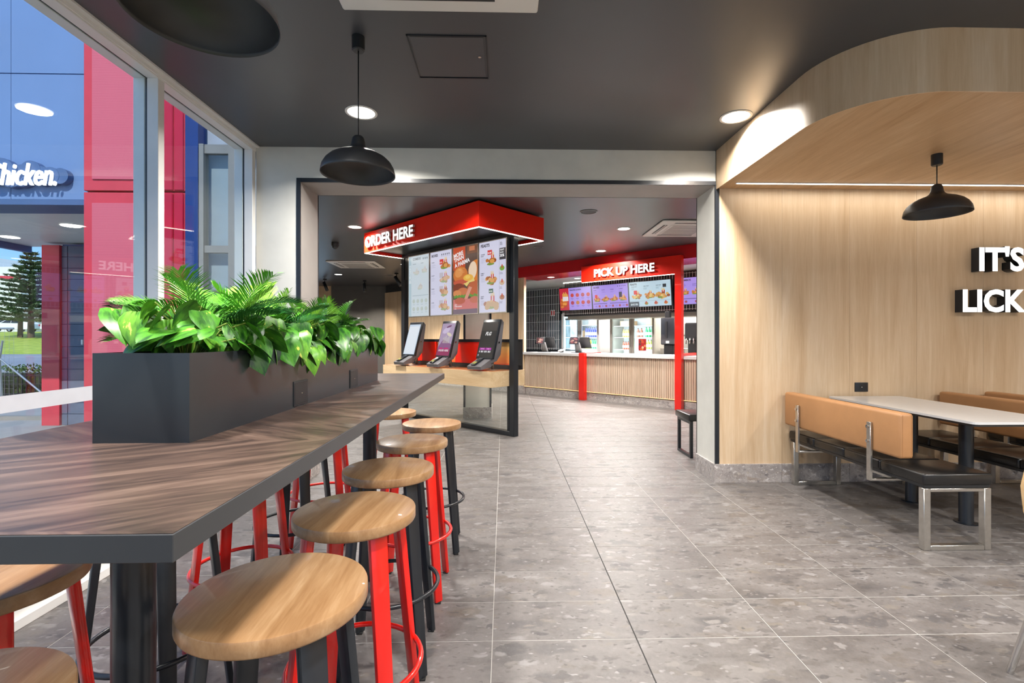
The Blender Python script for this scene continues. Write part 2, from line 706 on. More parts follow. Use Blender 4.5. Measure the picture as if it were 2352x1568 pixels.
# ------------------------------------------------------------------ flat prints
class Print:
    """flat artwork on the local XZ plane facing -Y, coloured per face"""

    def __init__(s, w, h, bgc):
        s.v, s.f, s.c = [], [], []
        s.k = 0
        s.w, s.h = w, h
        s.rect(0, 0, w, h, bgc)

    def poly(s, pts, col):
        s.k += 1
        y = -s.k * .00006
        b = len(s.v)
        s.v += [(p[0], y, p[1]) for p in pts]
        s.f.append(tuple(range(b, b + len(pts))))
        s.c.append(lin(col))
        return s

    def rect(s, x0, z0, x1, z1, col):
        return s.poly([(x0, z0), (x1, z0), (x1, z1), (x0, z1)], col)

    def ell(s, cx, cz, rx, rz, col, n=14, a0=0, a1=360, rot=0):
        pts = []
        ca, sa = math.cos(R(rot)), math.sin(R(rot))
        full = (a1 - a0) >= 360
        m = n if full else n + 1
        for i in range(m):
            a = R(a0 + (a1 - a0) * i / n)
            x, z = rx * math.cos(a), rz * math.sin(a)
            pts.append((min(max(cx + x * ca - z * sa, 0), s.w), min(max(cz + x * sa + z * ca, 0), s.h)))
        return s.poly(pts, col)

    def text(s, t, x, z, h, col, bold=.02, rot=0, maxw=None, shear=0):
        vs, fs = text_geo(t, h / .73, 0, bold, shear)
        if not vs:
            return s
        s.k += 1
        y = -s.k * .00006
        b = len(s.v)
        wd = max(v[0] for v in vs)
        sx = 1 if not maxw or wd <= maxw else maxw / wd
        ca, sa = math.cos(R(rot)), math.sin(R(rot))
        s.v += [(x + a * sx * ca - c * sa, y, z + a * sx * sa + c * ca) for a, c, d in vs]
        for f in fs:
            s.f.append(tuple(b + i for i in f))
            s.c.append(lin(col))
        return s

    def lines(s, x, z, w, n, col, dz=.012, hh=.004):
        for i in range(n):
            s.rect(x, z - i * dz, x + w * random.uniform(.55, 1), z - i * dz + hh, col)
        return s

    def meal(s, cx, cz, r, reflect_wash=0.0, bg=(215, 212, 235), tall=False, rnd=None):
        rn = rnd or random
        mixc = lambda c: tuple(a * (1 - reflect_wash) + b_ * reflect_wash for a, b_ in zip(c, bg))  # fades the food towards the ground, imitating reflection over the screen
        # fries cup
        s.rect(cx - r * .05, cz, cx + r * .38, cz + r * .62, mixc((198, 40, 34)))
        s.rect(cx + r * .1, cz, cx + r * .22, cz + r * .6, mixc((236, 226, 220)))
        for i in range(7):
            x = cx - r * .05 + r * .062 * i
            s.rect(x, cz + r * .58, x + r * .04, cz + r * rn.uniform(.72, .95), mixc((232, 190, 84)))
        for i in range(20):
            a = rn.uniform(0, 6.28)
            q = rn.uniform(0, .85)
            c = rn.choice([(196, 116, 48), (176, 92, 34), (214, 146, 70), (150, 74, 30), (222, 168, 96)])
            s.ell(cx + math.cos(a) * q * r, cz + math.sin(a) * q * r * .42, r * .24, r * .19, mixc(c), 9)
        s.ell(cx - r * .1, cz - r * .28, r * .55, r * .13, mixc((124, 150, 60)), 10)
        s.ell(cx + r * .15, cz - r * .02, r * .34, r * .22, mixc((220, 156, 78)), 10)
        return s

    def done(s, name, mat, parent=None, loc=None, rot=None):
        me = bpy.data.meshes.new(name)
        me.from_pydata(s.v, [], s.f)
        at = me.color_attributes.new('ink', 'FLOAT_COLOR', 'CORNER')
        li = 0
        buf = []
        for p, c in zip(s.f, s.c):
            buf += list(c) * len(p)
        at.data.foreach_set('color', buf)
        me.materials.append(mat)
        me.update()
        o = link(name, me, parent, loc)
        if rot:
            o.rotation_euler = rot
        return o


# ================================================================== STRUCTURE
WY = 4.224            # face of the wall with the wide opening
WT = .40              # its thickness
CZ = 2.88             # ceiling
OX0, OX1, OZ = -1.73, 1.845, 2.585
XL, XR, YB, YF = -2.1, 7.6, -4.0, 16.2


def struct(name, mb, mats, smooth=0, parent=None):
    o = mb.done(name, mats, parent, smooth)
    if parent is None:
        o['kind'] = 'structure'
    return o


# far room outline: bounded left by a diagonal wall
floor = struct('floor', MB().box(XL - .15, XR + .2, YB - .2, YF, -.14, -.0012)
               .prism([(-2.25, 5.25), (-2.25, YF), (-7.4, YF), (-7.4, 10.4)], -.14, -.0012), M_grout)
# tiles as parts, near ones singly, the rest joined
TX0, TY0 = -.045, 2.031
tiles = []
gx = .0015
xs = [TX0 + .6 * k for k in range(-4, 10)]
for i, x in enumerate(xs[:-1]):
    for k in range(-16, 46):
        y = TY0 + .3 * k
        x0, x1 = max(x, XL + .002), min(x + .6, XR)
        if x1 - x0 < .03:
            continue
        x0 += gx
        x1 -= gx
        if abs(x0 - (TX0 + .6) - gx) < .01:
            x0 += .001
        if abs(x1 - (TX0 + .6) + gx) < .01:
            x1 -= .001
        tiles.append((x0, x1, y + .0019, y + .3 - .0019))
near, far = [], []
for t in tiles:
    cxm, cym = (t[0] + t[1]) / 2, (t[2] + t[3]) / 2
    vis = cym > .9 and abs(cxm) < 1.1 * cym + .45 and cym < 6.4 and not (cym > 4.5 and (cxm > 2.4 or cxm < -1.9)) and cxm < 4.9
    (near if vis else far).append(t)
near.sort(key=lambda t: t[2])
far += near[295:]
near = near[:295]
shared = {}
for t in near:
    w, d = round(t[1] - t[0], 4), round(t[3] - t[2], 4)
    if (w, d) not in shared:
        shared[(w, d)] = MB().box(-w / 2, w / 2, -d / 2, d / 2, -.008, 0, .0006).mesh('floor_tile', M_stone)
    link('floor_tile', shared[(w, d)], floor, ((t[0] + t[1]) / 2, (t[2] + t[3]) / 2, random.uniform(0, .0003)))
mb = MB()
for t in far:
    mb.box(t[0], t[1], t[2], t[3], -.008, 0)
for a in range(9):
    for k in range(34):
        x1 = XL - .6 * a
        x0 = x1 - .6
        y = 5.931 + .3 * k
        if y < 5.3 + (XL - x0) * .99 + .2:
            continue
        mb.box(x0 + gx, x1 - gx, y + gx, y + .3 - gx, -.008, 0)
o = mb.done('tile_field', M_stone, floor)
o['kind'] = 'stuff'
MB().box(TX0 + .6 - .003, TX0 + .6 + .003, YB, 9.9, -.01, -.0006).done('movement_joint', M_joint, floor)
# dark scuffs on the floor in front of the bench

ceil = struct('ceiling', MB().box(XL - .15, XR + .2, YB - .2, YF, CZ, CZ + .12)
              .prism([(-2.25, 5.25), (-2.25, YF), (-7.4, YF), (-7.4, 10.4)], CZ, CZ + .12), M_ceil)

# wall with the opening (left pier, header, right pier) --------------------
MB().box(XL, OX0, WY, WY + WT, 0, CZ).box(OX0, OX1, WY, WY + WT, OZ, CZ).box(OX1, XR, WY + .02, WY + WT, 0, CZ).done('wall_north', [M_conc], None)['kind'] = 'structure'
wn = bpy.data.objects['wall_north']
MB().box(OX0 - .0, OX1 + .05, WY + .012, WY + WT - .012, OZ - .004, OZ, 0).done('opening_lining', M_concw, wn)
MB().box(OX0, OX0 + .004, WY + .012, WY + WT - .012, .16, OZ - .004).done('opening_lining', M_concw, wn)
MB().box(OX1 - .004, OX1, WY + .005, WY + WT - .004, .16, OZ - .004).done('opening_lining', M_conc, wn)
# black angle trims round the opening, both faces
t = .028
for yy in (WY - .008, WY + WT - .004):
    MB().box(OX0 - t, OX0 + .004, yy, yy + .014, 0, OZ + .03).done('trim_1', M_blackm)['kind'] = 'structure'
    MB().box(OX0 + .004, OX1 + .002, yy, yy + .014, OZ - .004, OZ + .03).done('trim_2', M_blackm)['kind'] = 'structure'
    MB().box(OX1 - .005, OX1 + .03, yy, yy + .014, .16, OZ + .0).done('trim_3', M_blackm)['kind'] = 'structure'
# oak panels on the wall to the right of the opening
wr = struct('wall_right_panelling', MB().box(OX1 + .03, XR, WY + .004, WY + .02, .16, CZ), M_dark)
xs = [OX1 + .032, 2.43, 3.03, 3.63, 4.23, 4.83, 5.43, 6.03, 6.63, XR]
for a, b_ in zip(xs, xs[1:]):
    MB().box(a + .0006, b_ - .0006, WY - .004, WY + .004, .16, 2.60, .0006).done('wall_panel', M_oakw, wr)
# stone skirting
sk = struct('baseboard_north', MB().box(OX1 - .012, XR, WY + .0, WY + .03, 0, .155), M_grout)
xs = [OX1 - .018, 2.42, 3.02, 3.62, 4.22, 4.82, 5.42, 6.02, 6.62, XR]
for a, b_ in zip(xs, xs[1:]):
    MB().box(a + .001, b_ - .001, WY - .018, WY + .001, 0, .16, .0008).done('skirting_tile', M_skirt, sk)
MB().box(OX1 - .018, OX1 + .0005, WY - .016, WY + WT, 0, .16, .0008).done('skirting_tile', M_skirt, sk)
MB().box(OX0 - .0005, OX0 + .018, WY - .016, WY + WT, 0, .16, .0008).done('skirting_tile', M_skirt, sk)
MB().box(XL, OX0 + .016, WY - .018, WY + .001, 0, .16, .0008).done('skirting_tile', M_skirt, sk)

# wooden bulkhead with a rounded corner -----------------------------------
path = [(OX1 + .012, WY - .005)]
cr, cxx, cyy = .50, OX1 + .012 + .50, 2.52 + .50
for i in range(15):
    a = math.pi + (math.pi / 2) * i / 14
    path.append((cxx + cr * math.cos(a), cyy + cr * math.sin(a)))
path.append((XR - .01, 2.52))
poly = path + [(XR - .01, WY - .005)]
bh = struct('ceiling_bulkhead', MB().prism(poly, 2.552, CZ - .001), M_oaks)
mb = MB()
n_ = len(path)
inn = []
for i, p in enumerate(path):
    if i == 0:
        d = Vector((1, 0))
    elif i == n_ - 1:
        d = Vector((0, 1))
    else:
        a = (Vector(path[i + 1]) - Vector(path[i])).normalized()
        b2 = (Vector(path[i]) - Vector(path[i - 1])).normalized()
        tt = (a + b2).normalized()
        d = Vector((-tt.y, tt.x))
    inn.append((p[0] - d.x * .008, p[1] - d.y * .008))
vo = []
for p, q in zip(path, inn):
    vo.append([mb.bm.verts.new((q[0], q[1], 2.545)), mb.bm.verts.new((q[0], q[1], CZ - .0005)), mb.bm.verts.new((p[0], p[1], CZ - .0005)), mb.bm.verts.new((p[0], p[1], 2.545))])
for a, c in zip(vo, vo[1:]):
    for k in range(4):
        mb.bm.faces.new((a[k], a[(k + 1) % 4], c[(k + 1) % 4], c[k]))
mb.bm.faces.new(vo[0])
mb.bm.faces.new(vo[-1][::-1])
mb.done('fascia', M_oakw, bh, 40)
# LED strip let into the soffit along the wall
led = thing('led_strip_light', 'thin white LED strip let into the wooden soffit along the wall', 'light', (OX1 + .1, WY - .165, 2.552))
MB().box(0, XR - OX1 - .3, -.014, .014, -.006, .0).done('channel', M_alu, led)
MB().box(.01, XR - OX1 - .31, -.009, .009, -.008, -.006).done('diffuser', M_led, led)
d = bpy.data.lights.new('led_glow', 'AREA')
d.shape = 'RECTANGLE'
d.size, d.size_y, d.energy, d.color = 5.0, .03, 9, (1, .94, .86)
o = bpy.data.objects.new('led_glow', d)
o.location = (2.6, 0, -.012)
o.parent = led
COL.objects.link(o)

# outer shell: back wall (windows), right wall, far room walls --------------
MB().box(XL - .15, XR + .2, YB - .15, YB, 0, .9).box(XL - .15, XR + .2, YB - .15, YB, 2.5, CZ).box(XL - .15, -1.4, YB - .15, YB, .9, 2.5) \
    .box(1.2, 1.6, YB - .15, YB, .9, 2.5).box(4.2, 4.6, YB - .15, YB, .9, 2.5).box(7.2, XR + .2, YB - .15, YB, .9, 2.5).done('wall_south', M_conc)['kind'] = 'structure'
MB().box(XL - .6, XR + .6, YB - 3.2, YB - .15, 2.86, 2.96).done('added_awning', M_white)['kind'] = 'structure'  # added out of view to keep sun off the south windows
bpy.data.objects['added_awning'].name = 'added_sun_shade'
for i, (a, b_) in enumerate(((-1.4, 1.2), (1.6, 4.2), (4.6, 7.2))):
    w = thing('window_%d' % (i + 4), None, None, (a, YB - .08, .9))
    w['kind'] = 'structure'
    MB().box(0, b_ - a, -.003, .003, 0, 1.6).done('pane', M_glass, w)
    MB().box(0, b_ - a, -.03, .03, 0, .05).box(0, b_ - a, -.03, .03, 1.55, 1.6).box(0, .05, -.03, .03, .05, 1.55).box(b_ - a - .05, b_ - a, -.03, .03, .05, 1.55).done('window_frame', M_alu, w)
MB().box(XR, XR + .15, YB, YF, 0, CZ).done('wall_east', M_oakw)['kind'] = 'structure'
# roof to keep sun out
MB().box(XL - .15, XR + .3, YB - .2, YF + .2, CZ + .12, CZ + .3).prism([(-2.25, 5.25), (-2.25, YF), (-7.5, YF), (-7.5, 10.5)], CZ + .12, CZ + .3).done('roof', M_grey)['kind'] = 'structure'

# glazed wall on the left ---------------------------------------------------
MUL = [-3.94, -1.25, .92, 3.04]
FZ0, FZ1 = .10, 2.835
def window(name, y0, y1, hidden=False):
    w = thing(name, None, None, (XL, y0, 0))
    w['kind'] = 'structure'
    L = y1 - y0
    # frame rails: outer box with central glazing channel; x runs -0.15..0
    for z0, z1, nm in ((0, FZ0, 'bottom_rail'), (FZ1, CZ, 'top_rail')):
        MB().box(-.068, 0, 0, L, z0, z1, .002).box(-.15, -.082, 0, L, z0, z1, .002).done(nm, M_alu, w)
        MB().box(-.083, -.067, 0, L, z0, z1 - .006 if z0 == 0 else z1).done('gasket', M_dark, w) if z0 == 0 else MB().box(-.083, -.067, 0, L, z0 + .006, z1).done('gasket', M_dark, w)
    MB().box(.0, .006, 0, L, 2.846, 2.850).box(0, .03, 0, L, CZ - .012, CZ).done('top_bead', M_alu, w)
    MB().box(0, .022, 0, L, 0, .045, .002).done('sill_trim', M_alu, w)
    MB().box(-.079, -.071, .045, L - .002, FZ0 - .005, FZ1 + .005).done('pane', M_glass, w)
    MB().box(-.071, -.0705, .045, L - .002, .925, 1.0).done('frosted_band', M_frost, w)
    return w


def mullion(w, yl, wd=.055):
    MB().box(-.068, 0, yl, yl + wd, FZ0, FZ1, .002).done('mullion', M_alu, w)
    MB().box(-.15, -.082, yl, yl + wd, FZ0, FZ1, .002).done('mullion', M_alu, w)
    MB().box(-.083, -.067, yl + .006, yl + wd - .006, FZ0, FZ1).done('gasket', M_dark, w)


w3 = window('window_3', MUL[3], WY - .001)
mullion(w3, 0)
mullion(w3, WY - MUL[3] - .062)
w2 = window('window_2', MUL[2], MUL[3])
mullion(w2, 0)
w1 = window('window_1', MUL[1], MUL[2])
mullion(w1, 0)
w0 = window('window_0', MUL[0], MUL[1])
mullion(w0, 0)

# ================================================================== CEILING FITTINGS
def downlight(x, y, z=CZ, r=.095, label='', power=None, lamp=True, group='round recessed downlights', col=(1, .95, .89)):
    o = thing('downlight', label, 'light', (x, y, z), 0, group)
    MB().lathe([(r, 0), (r + .018, 0), (r + .018, -.004), (r + .012, -.006), (r, -.004)], 28, close=True).done('rim', M_white, o, 40)
    MB().lathe([(0, -.0015), (r, -.0015), (r, -.003), (0, -.003)], 28).done('diffuser', M_lamp, o)
    if lamp:
        l = downlight_lamp(0, 0, -.012, power, parent=o, size=r * 1.9, col=col)
    return o


VIS = [(-1.024, 3.566, 'round downlight in the black ceiling behind the hanging pendant cord'),
       (1.71, 3.568, 'round downlight in the black ceiling beside the curved wooden bulkhead')]
for x, y, l in VIS:
    downlight(x, y, label=l)
for x, y, l in [(-2.171, 7.232, 'downlight left of the red order canopy beyond the opening'),
                (1.791, 7.247, 'downlight right of the red order canopy, nearer of two'),
                (1.816, 9.097, 'downlight in front of the pick up counter bulkhead'),
                (-2.166, 10.863, 'small far downlight just left of the hanging menu boards')]:
    downlight(x, y, label=l, r=.085, power=80)
ROWW = {.7: 'the row above the camera', .9: 'the row above the camera', -1.8: 'the row behind the camera'}
for i_, (x, y) in enumerate([(-1.0, .7), (.5, .7), (2.2, .9), (3.9, .9), (5.6, .9), (-1.0, -1.8), (.8, -1.8), (2.6, -1.8), (4.4, -1.8), (6.2, -1.8)]):
    downlight(x, y, label='recessed downlight %s from the window in %s' % (('first', 'second', 'third', 'fourth', 'fifth')[i_ % 5], ROWW[y]), group='downlights over the front seating')
for x, y, w_ in [(-4.2, 12.6, 'left over the charcoal far wall'), (-1.2, 13.0, 'in front of the oak diagonal wall'), (4.4, 5.2, 'over the waiting bench'), (-.55, 5.2, 'added unseen behind the header to light the canopy, left side'), (.7, 5.2, 'added unseen behind the header to light the canopy, right side')]:  # the pair behind the header is added, unseen, to light the red canopy
    downlight(x, y, label='round recessed downlight in the far room ' + w_, r=.085, power=20 if y == 5.2 else 80, group='downlights at the far end')


def cassette(name, label, x0, x1, y0, y1):
    w, dd = x1 - x0, y1 - y0
    o = thing(name, label, 'air conditioner', ((x0 + x1) / 2, (y0 + y1) / 2, CZ))
    MB().box(-w / 2, w / 2, -dd / 2, dd / 2, -.022, .0, .012, seg=3).done('panel', M_white, o, 40)
    MB().box(-w * .29, w * .29, -dd * .29, dd * .29, -.030, -.020, .006).done('intake_grille', M_white, o)
    mb = MB()
    for k in range(12):
        yy = -dd * .26 + dd * .52 * k / 11
        mb.box(-w * .26, w * .26, yy - .004, yy + .004, -.0325, -.030)
    mb.done('grille_bars', M_grey, o)
    for sx, sy in ((1, 0), (-1, 0), (0, 1), (0, -1)):
        if sx:
            MB().box(min(sx * w * .35, sx * w * .41), max(sx * w * .35, sx * w * .41), -dd * .28, dd * .28, -.0245, -.0215).done('air_slot', M_dark, o)
            MB().box(min(sx * w * .37, sx * w * .385), max(sx * w * .37, sx * w * .385), -dd * .28, dd * .28, -.028, -.0245).done('louvre', M_white, o)
        else:
            MB().box(-w * .28, w * .28, min(sy * dd * .35, sy * dd * .41), max(sy * dd * .35, sy * dd * .41), -.0245, -.0215).done('air_slot', M_dark, o)
            MB().box(-w * .28, w * .28, min(sy * dd * .37, sy * dd * .385), max(sy * dd * .37, sy * dd * .385), -.028, -.0245).done('louvre', M_white, o)
    return o


cassette('ceiling_cassette', 'white ceiling air conditioner cassette cut by the top of the frame', -.786, .17, 1.47, 2.43)
cassette('ceiling_cassette', 'white air conditioner cassette in the ceiling right of the red canopy', 2.19, 3.14, 6.68, 7.71)
cassette('ceiling_cassette', 'white air conditioner cassette in the ceiling above the far planter end', -3.72, -2.70, 10.36, 11.34)

ap = thing('access_panel', 'black square access hatch flush in the black ceiling', 'hatch', (-.307, 2.861, CZ))
h = .216
MB().box(-h, h, -h, -h + .006, -.006, 0).box(-h, h, h - .006, h, -.006, 0).box(-h, -h + .006, -h, h, -.006, 0).box(h - .006, h, -h, h, -.006, 0).done('frame', M_blackm, ap)
MB().box(-h + .016, h - .016, -h + .016, h - .016, -.003, 0, .0008).done('hatch', M_ceil, ap)
MB().lathe([(0, -.006), (.009, -.006), (.009, -.003), (0, -.003)], 14, (h - .045, -.02, 0)).done('lock', M_chrome, ap)

for x, y, r, l in ((1.098, 6.287, .115, 'grey round ceiling speaker right of the red canopy'), (.629, 8.735, .085, 'small dark round ceiling speaker beyond the canopy tip'), (-2.95, 12.7, .16, 'faint grey round vent beyond the far air conditioner')):
    o = thing('ceiling_speaker', l, 'speaker', (x, y, CZ))
    MB().lathe([(r * .82, -.002), (r * .86, -.008), (r, -.006), (r, 0), (r * .82, 0)], 28, close=True).done('ring', M_grey, o, 40)
    MB().lathe([(0, -.004), (r * .82, -.004), (r * .82, 0)], 28).done('mesh_cover', M_dark, o)

o = thing('dome_camera', 'small black dome camera on the ceiling left of the canopy', 'camera', (-2.859, 8.424, CZ))
MB().lathe([(0, 0), (.062, 0), (.062, -.05), (.055, -.06)], 20).done('base', M_black, o, 40)
MB().ball((0, 0, -.062), .055, (1, 1, 1.0)).done('dome', M_blackm, o, 180)

for k, (x, y, aim, l) in enumerate(((-4.9, 13.6, .5, 'black ceiling spotlight furthest left over the dark far wall'), (-3.9, 13.9, .1, 'black ceiling spotlight in front of the dark far wall, right of two'),
                                    (-2.66, 12.3, .7, 'black spotlight just left of the menu boards, higher of the pair'), (-2.35, 12.0, .6, 'black spotlight touching the edge of the menu boards'))):
    o = thing('ceiling_spotlight', l, 'light', (x, y, CZ), 0, 'black adjustable ceiling spotlights')
    MB().lathe([(0, 0), (.05, 0), (.05, -.03), (0, -.03)], 16).done('base', M_black, o, 40)
    MB().cyl((0, 0, -.03), (0, 0, -.12), .01, n=8).done('stem', M_black, o)
    MB().cyl((-.05 * aim, 0, -.09), (.16 * aim, -.04, -.32), .042, n=16).done('barrel', M_blackm, o)
    sd = bpy.data.lights.new('spot_beam', 'SPOT')
    sd.energy, sd.spot_size, sd.spot_blend, sd.color, sd.shadow_soft_size = 150, R(75), .8, (1, .86, .68), .04
    so_ = bpy.data.objects.new('spot_beam', sd)
    so_.location = (.17 * aim, -.04, -.34)
    so_.rotation_euler = Vector((-.25 * aim if k > 1 else 0, -.9 if k < 2 else -.3, 1.0 if k < 2 else .9)).to_track_quat('Z', 'Y').to_euler()
    so_.parent = o
    COL.objects.link(so_)


# pendants ------------------------------------------------------------------
def pendant(label, x, y, ztop, zrim, group=None):
    o = thing('pendant_lamp', label, 'lamp', (x, y, ztop), 0, group)
    hh = ztop - zrim
    MB().lathe([(0, 0), (.034, 0), (.034, -.072), (.028, -.078), (0, -.078)], 24).done('ceiling_rose', M_black, o, 40)
    MB().cyl((0, 0, -.07), (0, 0, -hh + .205), .0035, n=8).done('cord', M_black, o)
    # bell over a wide dome
    out = [(.0, .212), (.012, .212), (.024, .207), (.032, .196), (.0355, .178), (.038, .160), (.046, .143), (.062, .130), (.088, .120), (.118, .108), (.148, .090), (.172, .066), (.188, .038), (.194, .012), (.195, 0)]
    inn_ = [(.1935, 0), (.192, .012), (.185, .037), (.169, .064), (.146, .087), (.116, .104), (.086, .116), (.06, .125), (.04, .135), (0, .14)]
    MB().lathe([(r_, z - hh) for r_, z in out] + [(r_, z - hh) for r_, z in inn_], 56).done('lamp_shade', M_shade, o, 180)
    MB().cyl((0, 0, -hh + .14), (0, 0, -hh + .10), .018, n=16).done('lamp_holder', M_black, o)
    return o


M_shade = plain('pendant_black_satin', (44, 45, 48), .42, var=.06, bmp=.1, bs=500, metal=.0)
pendant('black pendant lamp nearest the camera, cut off by the top edge', -.83, 1.375, CZ, 2.135)
pendant('black bell shaped pendant lamp hanging in front of the opening header', -.784, 2.675, CZ, 2.135)
pendant('black pendant lamp on a short cord under the wooden bulkhead', 3.07, 3.40, 2.552, 2.13)

# ================================================================== WALL SIGN AND SOCKET (right)
s1 = thing('wall_lettering', "raised white letters reading IT'S with black sides on the oak wall", 'sign', (4.118, WY - .004, 1.842))
sign_letters("IT'S", .2, .075, .035, s1)
s2 = thing('wall_lettering', 'raised white letters reading LICK with black sides, lower line on the oak wall', 'sign', (3.972, WY - .004, 1.487))
sign_letters('LICK', .19, .075, .035, s2)

so = thing('wall_socket', 'black wall socket plate on the oak wall above the white table', 'socket', (3.131, WY - .004, .825))
MB().box(-.058, .058, -.009, 0, -.04, .04, .003, seg=2).done('plate', M_blackm, so, 40)
MB().box(-.014, .014, -.011, -.008, -.008, .008).done('socket_insert', M_rubber, so)
MB().box(-.006, .006, -.0118, -.0108, -.002, .002).done('pin_hole', M_white, so)

# ================================================================== BAR TABLE
TT = 1.05
bt = thing('bar_table', 'long high bar table with dark walnut top and charcoal edge', 'table', (-.672, 1.67, 0))
tl, tw = 2.318, .668
MB().box(-tw / 2 + .0015, tw / 2 - .0015, -tl / 2 + .0015, tl / 2 - .0015, TT - .004, TT).done('tabletop', M_walnut, bt)
MB().box(-tw / 2, tw / 2, -tl / 2, tl / 2, TT - .030, TT - .0007, .0008).done('edge_band', M_edge, bt)
for y in (-.72, .93):
    MB().lathe([(0, 0), (.035, 0), (.035, TT - .036), (0, TT - .036)], 40, (-.03, y, 0)).done('post', M_blackm, bt, 40)
    MB().box(-.09, .03, y - .06, y + .06, TT - .036, TT - .03).done('mounting_plate', M_black, bt)
    MB().lathe([(0, 0), (.06, 0), (.06, .006), (.055, .008), (0, .008)], 32, (-.03, y, 0)).done('base_plate', M_black, bt, 40)

# planter box -----------------------------------------------------------------
pb = thing('planter_box', 'long black steel planter trough standing on the bar table', 'planter', (-.692, 1.66, TT))
pl, pw, ph = 1.41, .182, .172
mb = MB()
T_ = .006
mb.box(-pw / 2, pw / 2, -pl / 2, pl / 2, 0, .006)
mb.box(-pw / 2, -pw / 2 + T_, -pl / 2, pl / 2, .006, ph).box(pw / 2 - T_, pw / 2, -pl / 2, pl / 2, .006, ph)
mb.box(-pw / 2 + T_, pw / 2 - T_, -pl / 2, -pl / 2 + T_, .006, ph).box(-pw / 2 + T_, pw / 2 - T_, pl / 2 - T_, pl / 2, .006, ph)
M_plant = plain('planter_powder_coat', (38, 42, 46), .22, var=.05)
mb.done('trough', M_plant, pb)
MB().box(-pw / 2 + T_, pw / 2 - T_, -pl / 2 + T_, pl / 2 - T_, .12, .15).done('foam_bed', M_dark, pb)
for yy in (-.19, .325):
    f = MB().box(pw / 2, pw / 2 + .0025, yy - .05, yy + .05, .004, .076, .001).done('socket_plate', M_blackm, pb)
    MB().box(pw / 2 + .002, pw / 2 + .0034, yy - .046, yy + .046, .009, .071, .001).done('socket_face', M_black, f)
    MB().lathe([(0, 0), (.003, 0), (.003, .002), (0, .002)], 10).done('pin_hole', M_chrome, f, loc=(pw / 2 + .0035, yy, .038))

# ---- plants -------------------------------------------------------------
def leaf_mats():
    out = []
    for nm, a, c, d_ in (('pothos_green', (22, 70, 24), (70, 132, 36), (206, 214, 92)), ('pothos_lime', (46, 104, 30), (100, 156, 48), (226, 228, 110))):
        m, n, b = newmat(nm)
        v = texco(n, 'Object', (14, 40, 10))
        oi = n.nodes.new('ShaderNodeObjectInfo')
        cx = n.nodes.new('ShaderNodeCombineXYZ')
        n.links.new(oi.outputs['Random'], cx.inputs[0])
        n.links.new(oi.outputs['Random'], cx.inputs[2])
        vm = n.nodes.new('ShaderNodeVectorMath')
        vm.operation = 'MULTIPLY_ADD'
        n.links.new(cx.outputs[0], vm.inputs[0])
        vm.inputs[1].default_value = (40, 1, 23)
        n.links.new(v, vm.inputs[2])
        f = noise(n, vm.outputs[0], 1.6, 4, .6)
        n.links.new(ramp(n, f, [(.35, lin(a)), (.56, lin(c)), (.64, lin(c)), (.70, lin(d_))]), b.inputs['Base Color'])
        b.inputs['Roughness'].default_value = .32
        setin(b, 'Subsurface Weight', .0)
        setin(b, 'Transmission Weight', .0)
        bump(n, b, f, .15, .004)
        out.append(m)
    return out


M_leafs = leaf_mats()
M_frond = plain('palm_green', (84, 154, 44), .4, var=.35, vs=14)
M_frondd = plain('palm_deep_green', (26, 84, 30), .4, var=.35, vs=14)
M_frondl = plain('palm_fresh_green', (136, 196, 62), .4, var=.25, vs=14)
M_stem = plain('plant_stem', (116, 140, 50), .5, var=.2)


def pothos_mesh(L, bend, mat, curl=.25):
    """heart-shaped leaf, tip towards +X, stalk end at the origin, folded along the midrib"""
    prof = [(0, 0), (.04, .22), (.12, .36), (.25, .44), (.4, .43), (.55, .36), (.7, .26), (.84, .14), (.94, .05), (1, 0)]
    bm = bmesh.new()
    mid, lft, rgt, l2, r2 = [], [], [], [], []
    for i, (t_, w_) in enumerate(prof):
        x = L * t_
        if i == 1:
            x = -L * .04
        if i == 2:
            x = L * .02
        z = -bend * L * t_ * t_
        xm = L * t_
        mid.append(bm.verts.new((xm, 0, z)))
        for side, arr, arr2 in ((1, lft, l2), (-1, rgt, r2)):
            w = w_ * L
            if w_ == 0:
                arr.append(None)
                arr2.append(None)
            else:
                arr.append(bm.verts.new(((xm + x) / 2, side * w * .55, z + curl * w * .35)))
                arr2.append(bm.verts.new((x, side * w, z + curl * w * .25)))
    for arr, arr2, flip in ((lft, l2, 0), (rgt, r2, 1)):
        for i in range(len(prof) - 1):
            for A, B_ in ((mid, arr), (arr, arr2)):
                q = [A[i], A[i + 1], B_[i + 1], B_[i]]
                q = [v for k, v in enumerate(q) if v is not None and v not in q[:k]]
                if len(q) < 3:
                    continue
                try:
                    bm.faces.new(q if flip else q[::-1])
                except ValueError:
                    pass
    me = bpy.data.meshes.new('leaf')
    bm.normal_update()
    bm.to_mesh(me)
    bm.free()
    me.materials.append(mat)
    for p in me.polygons:
        p.use_smooth = True
    return me


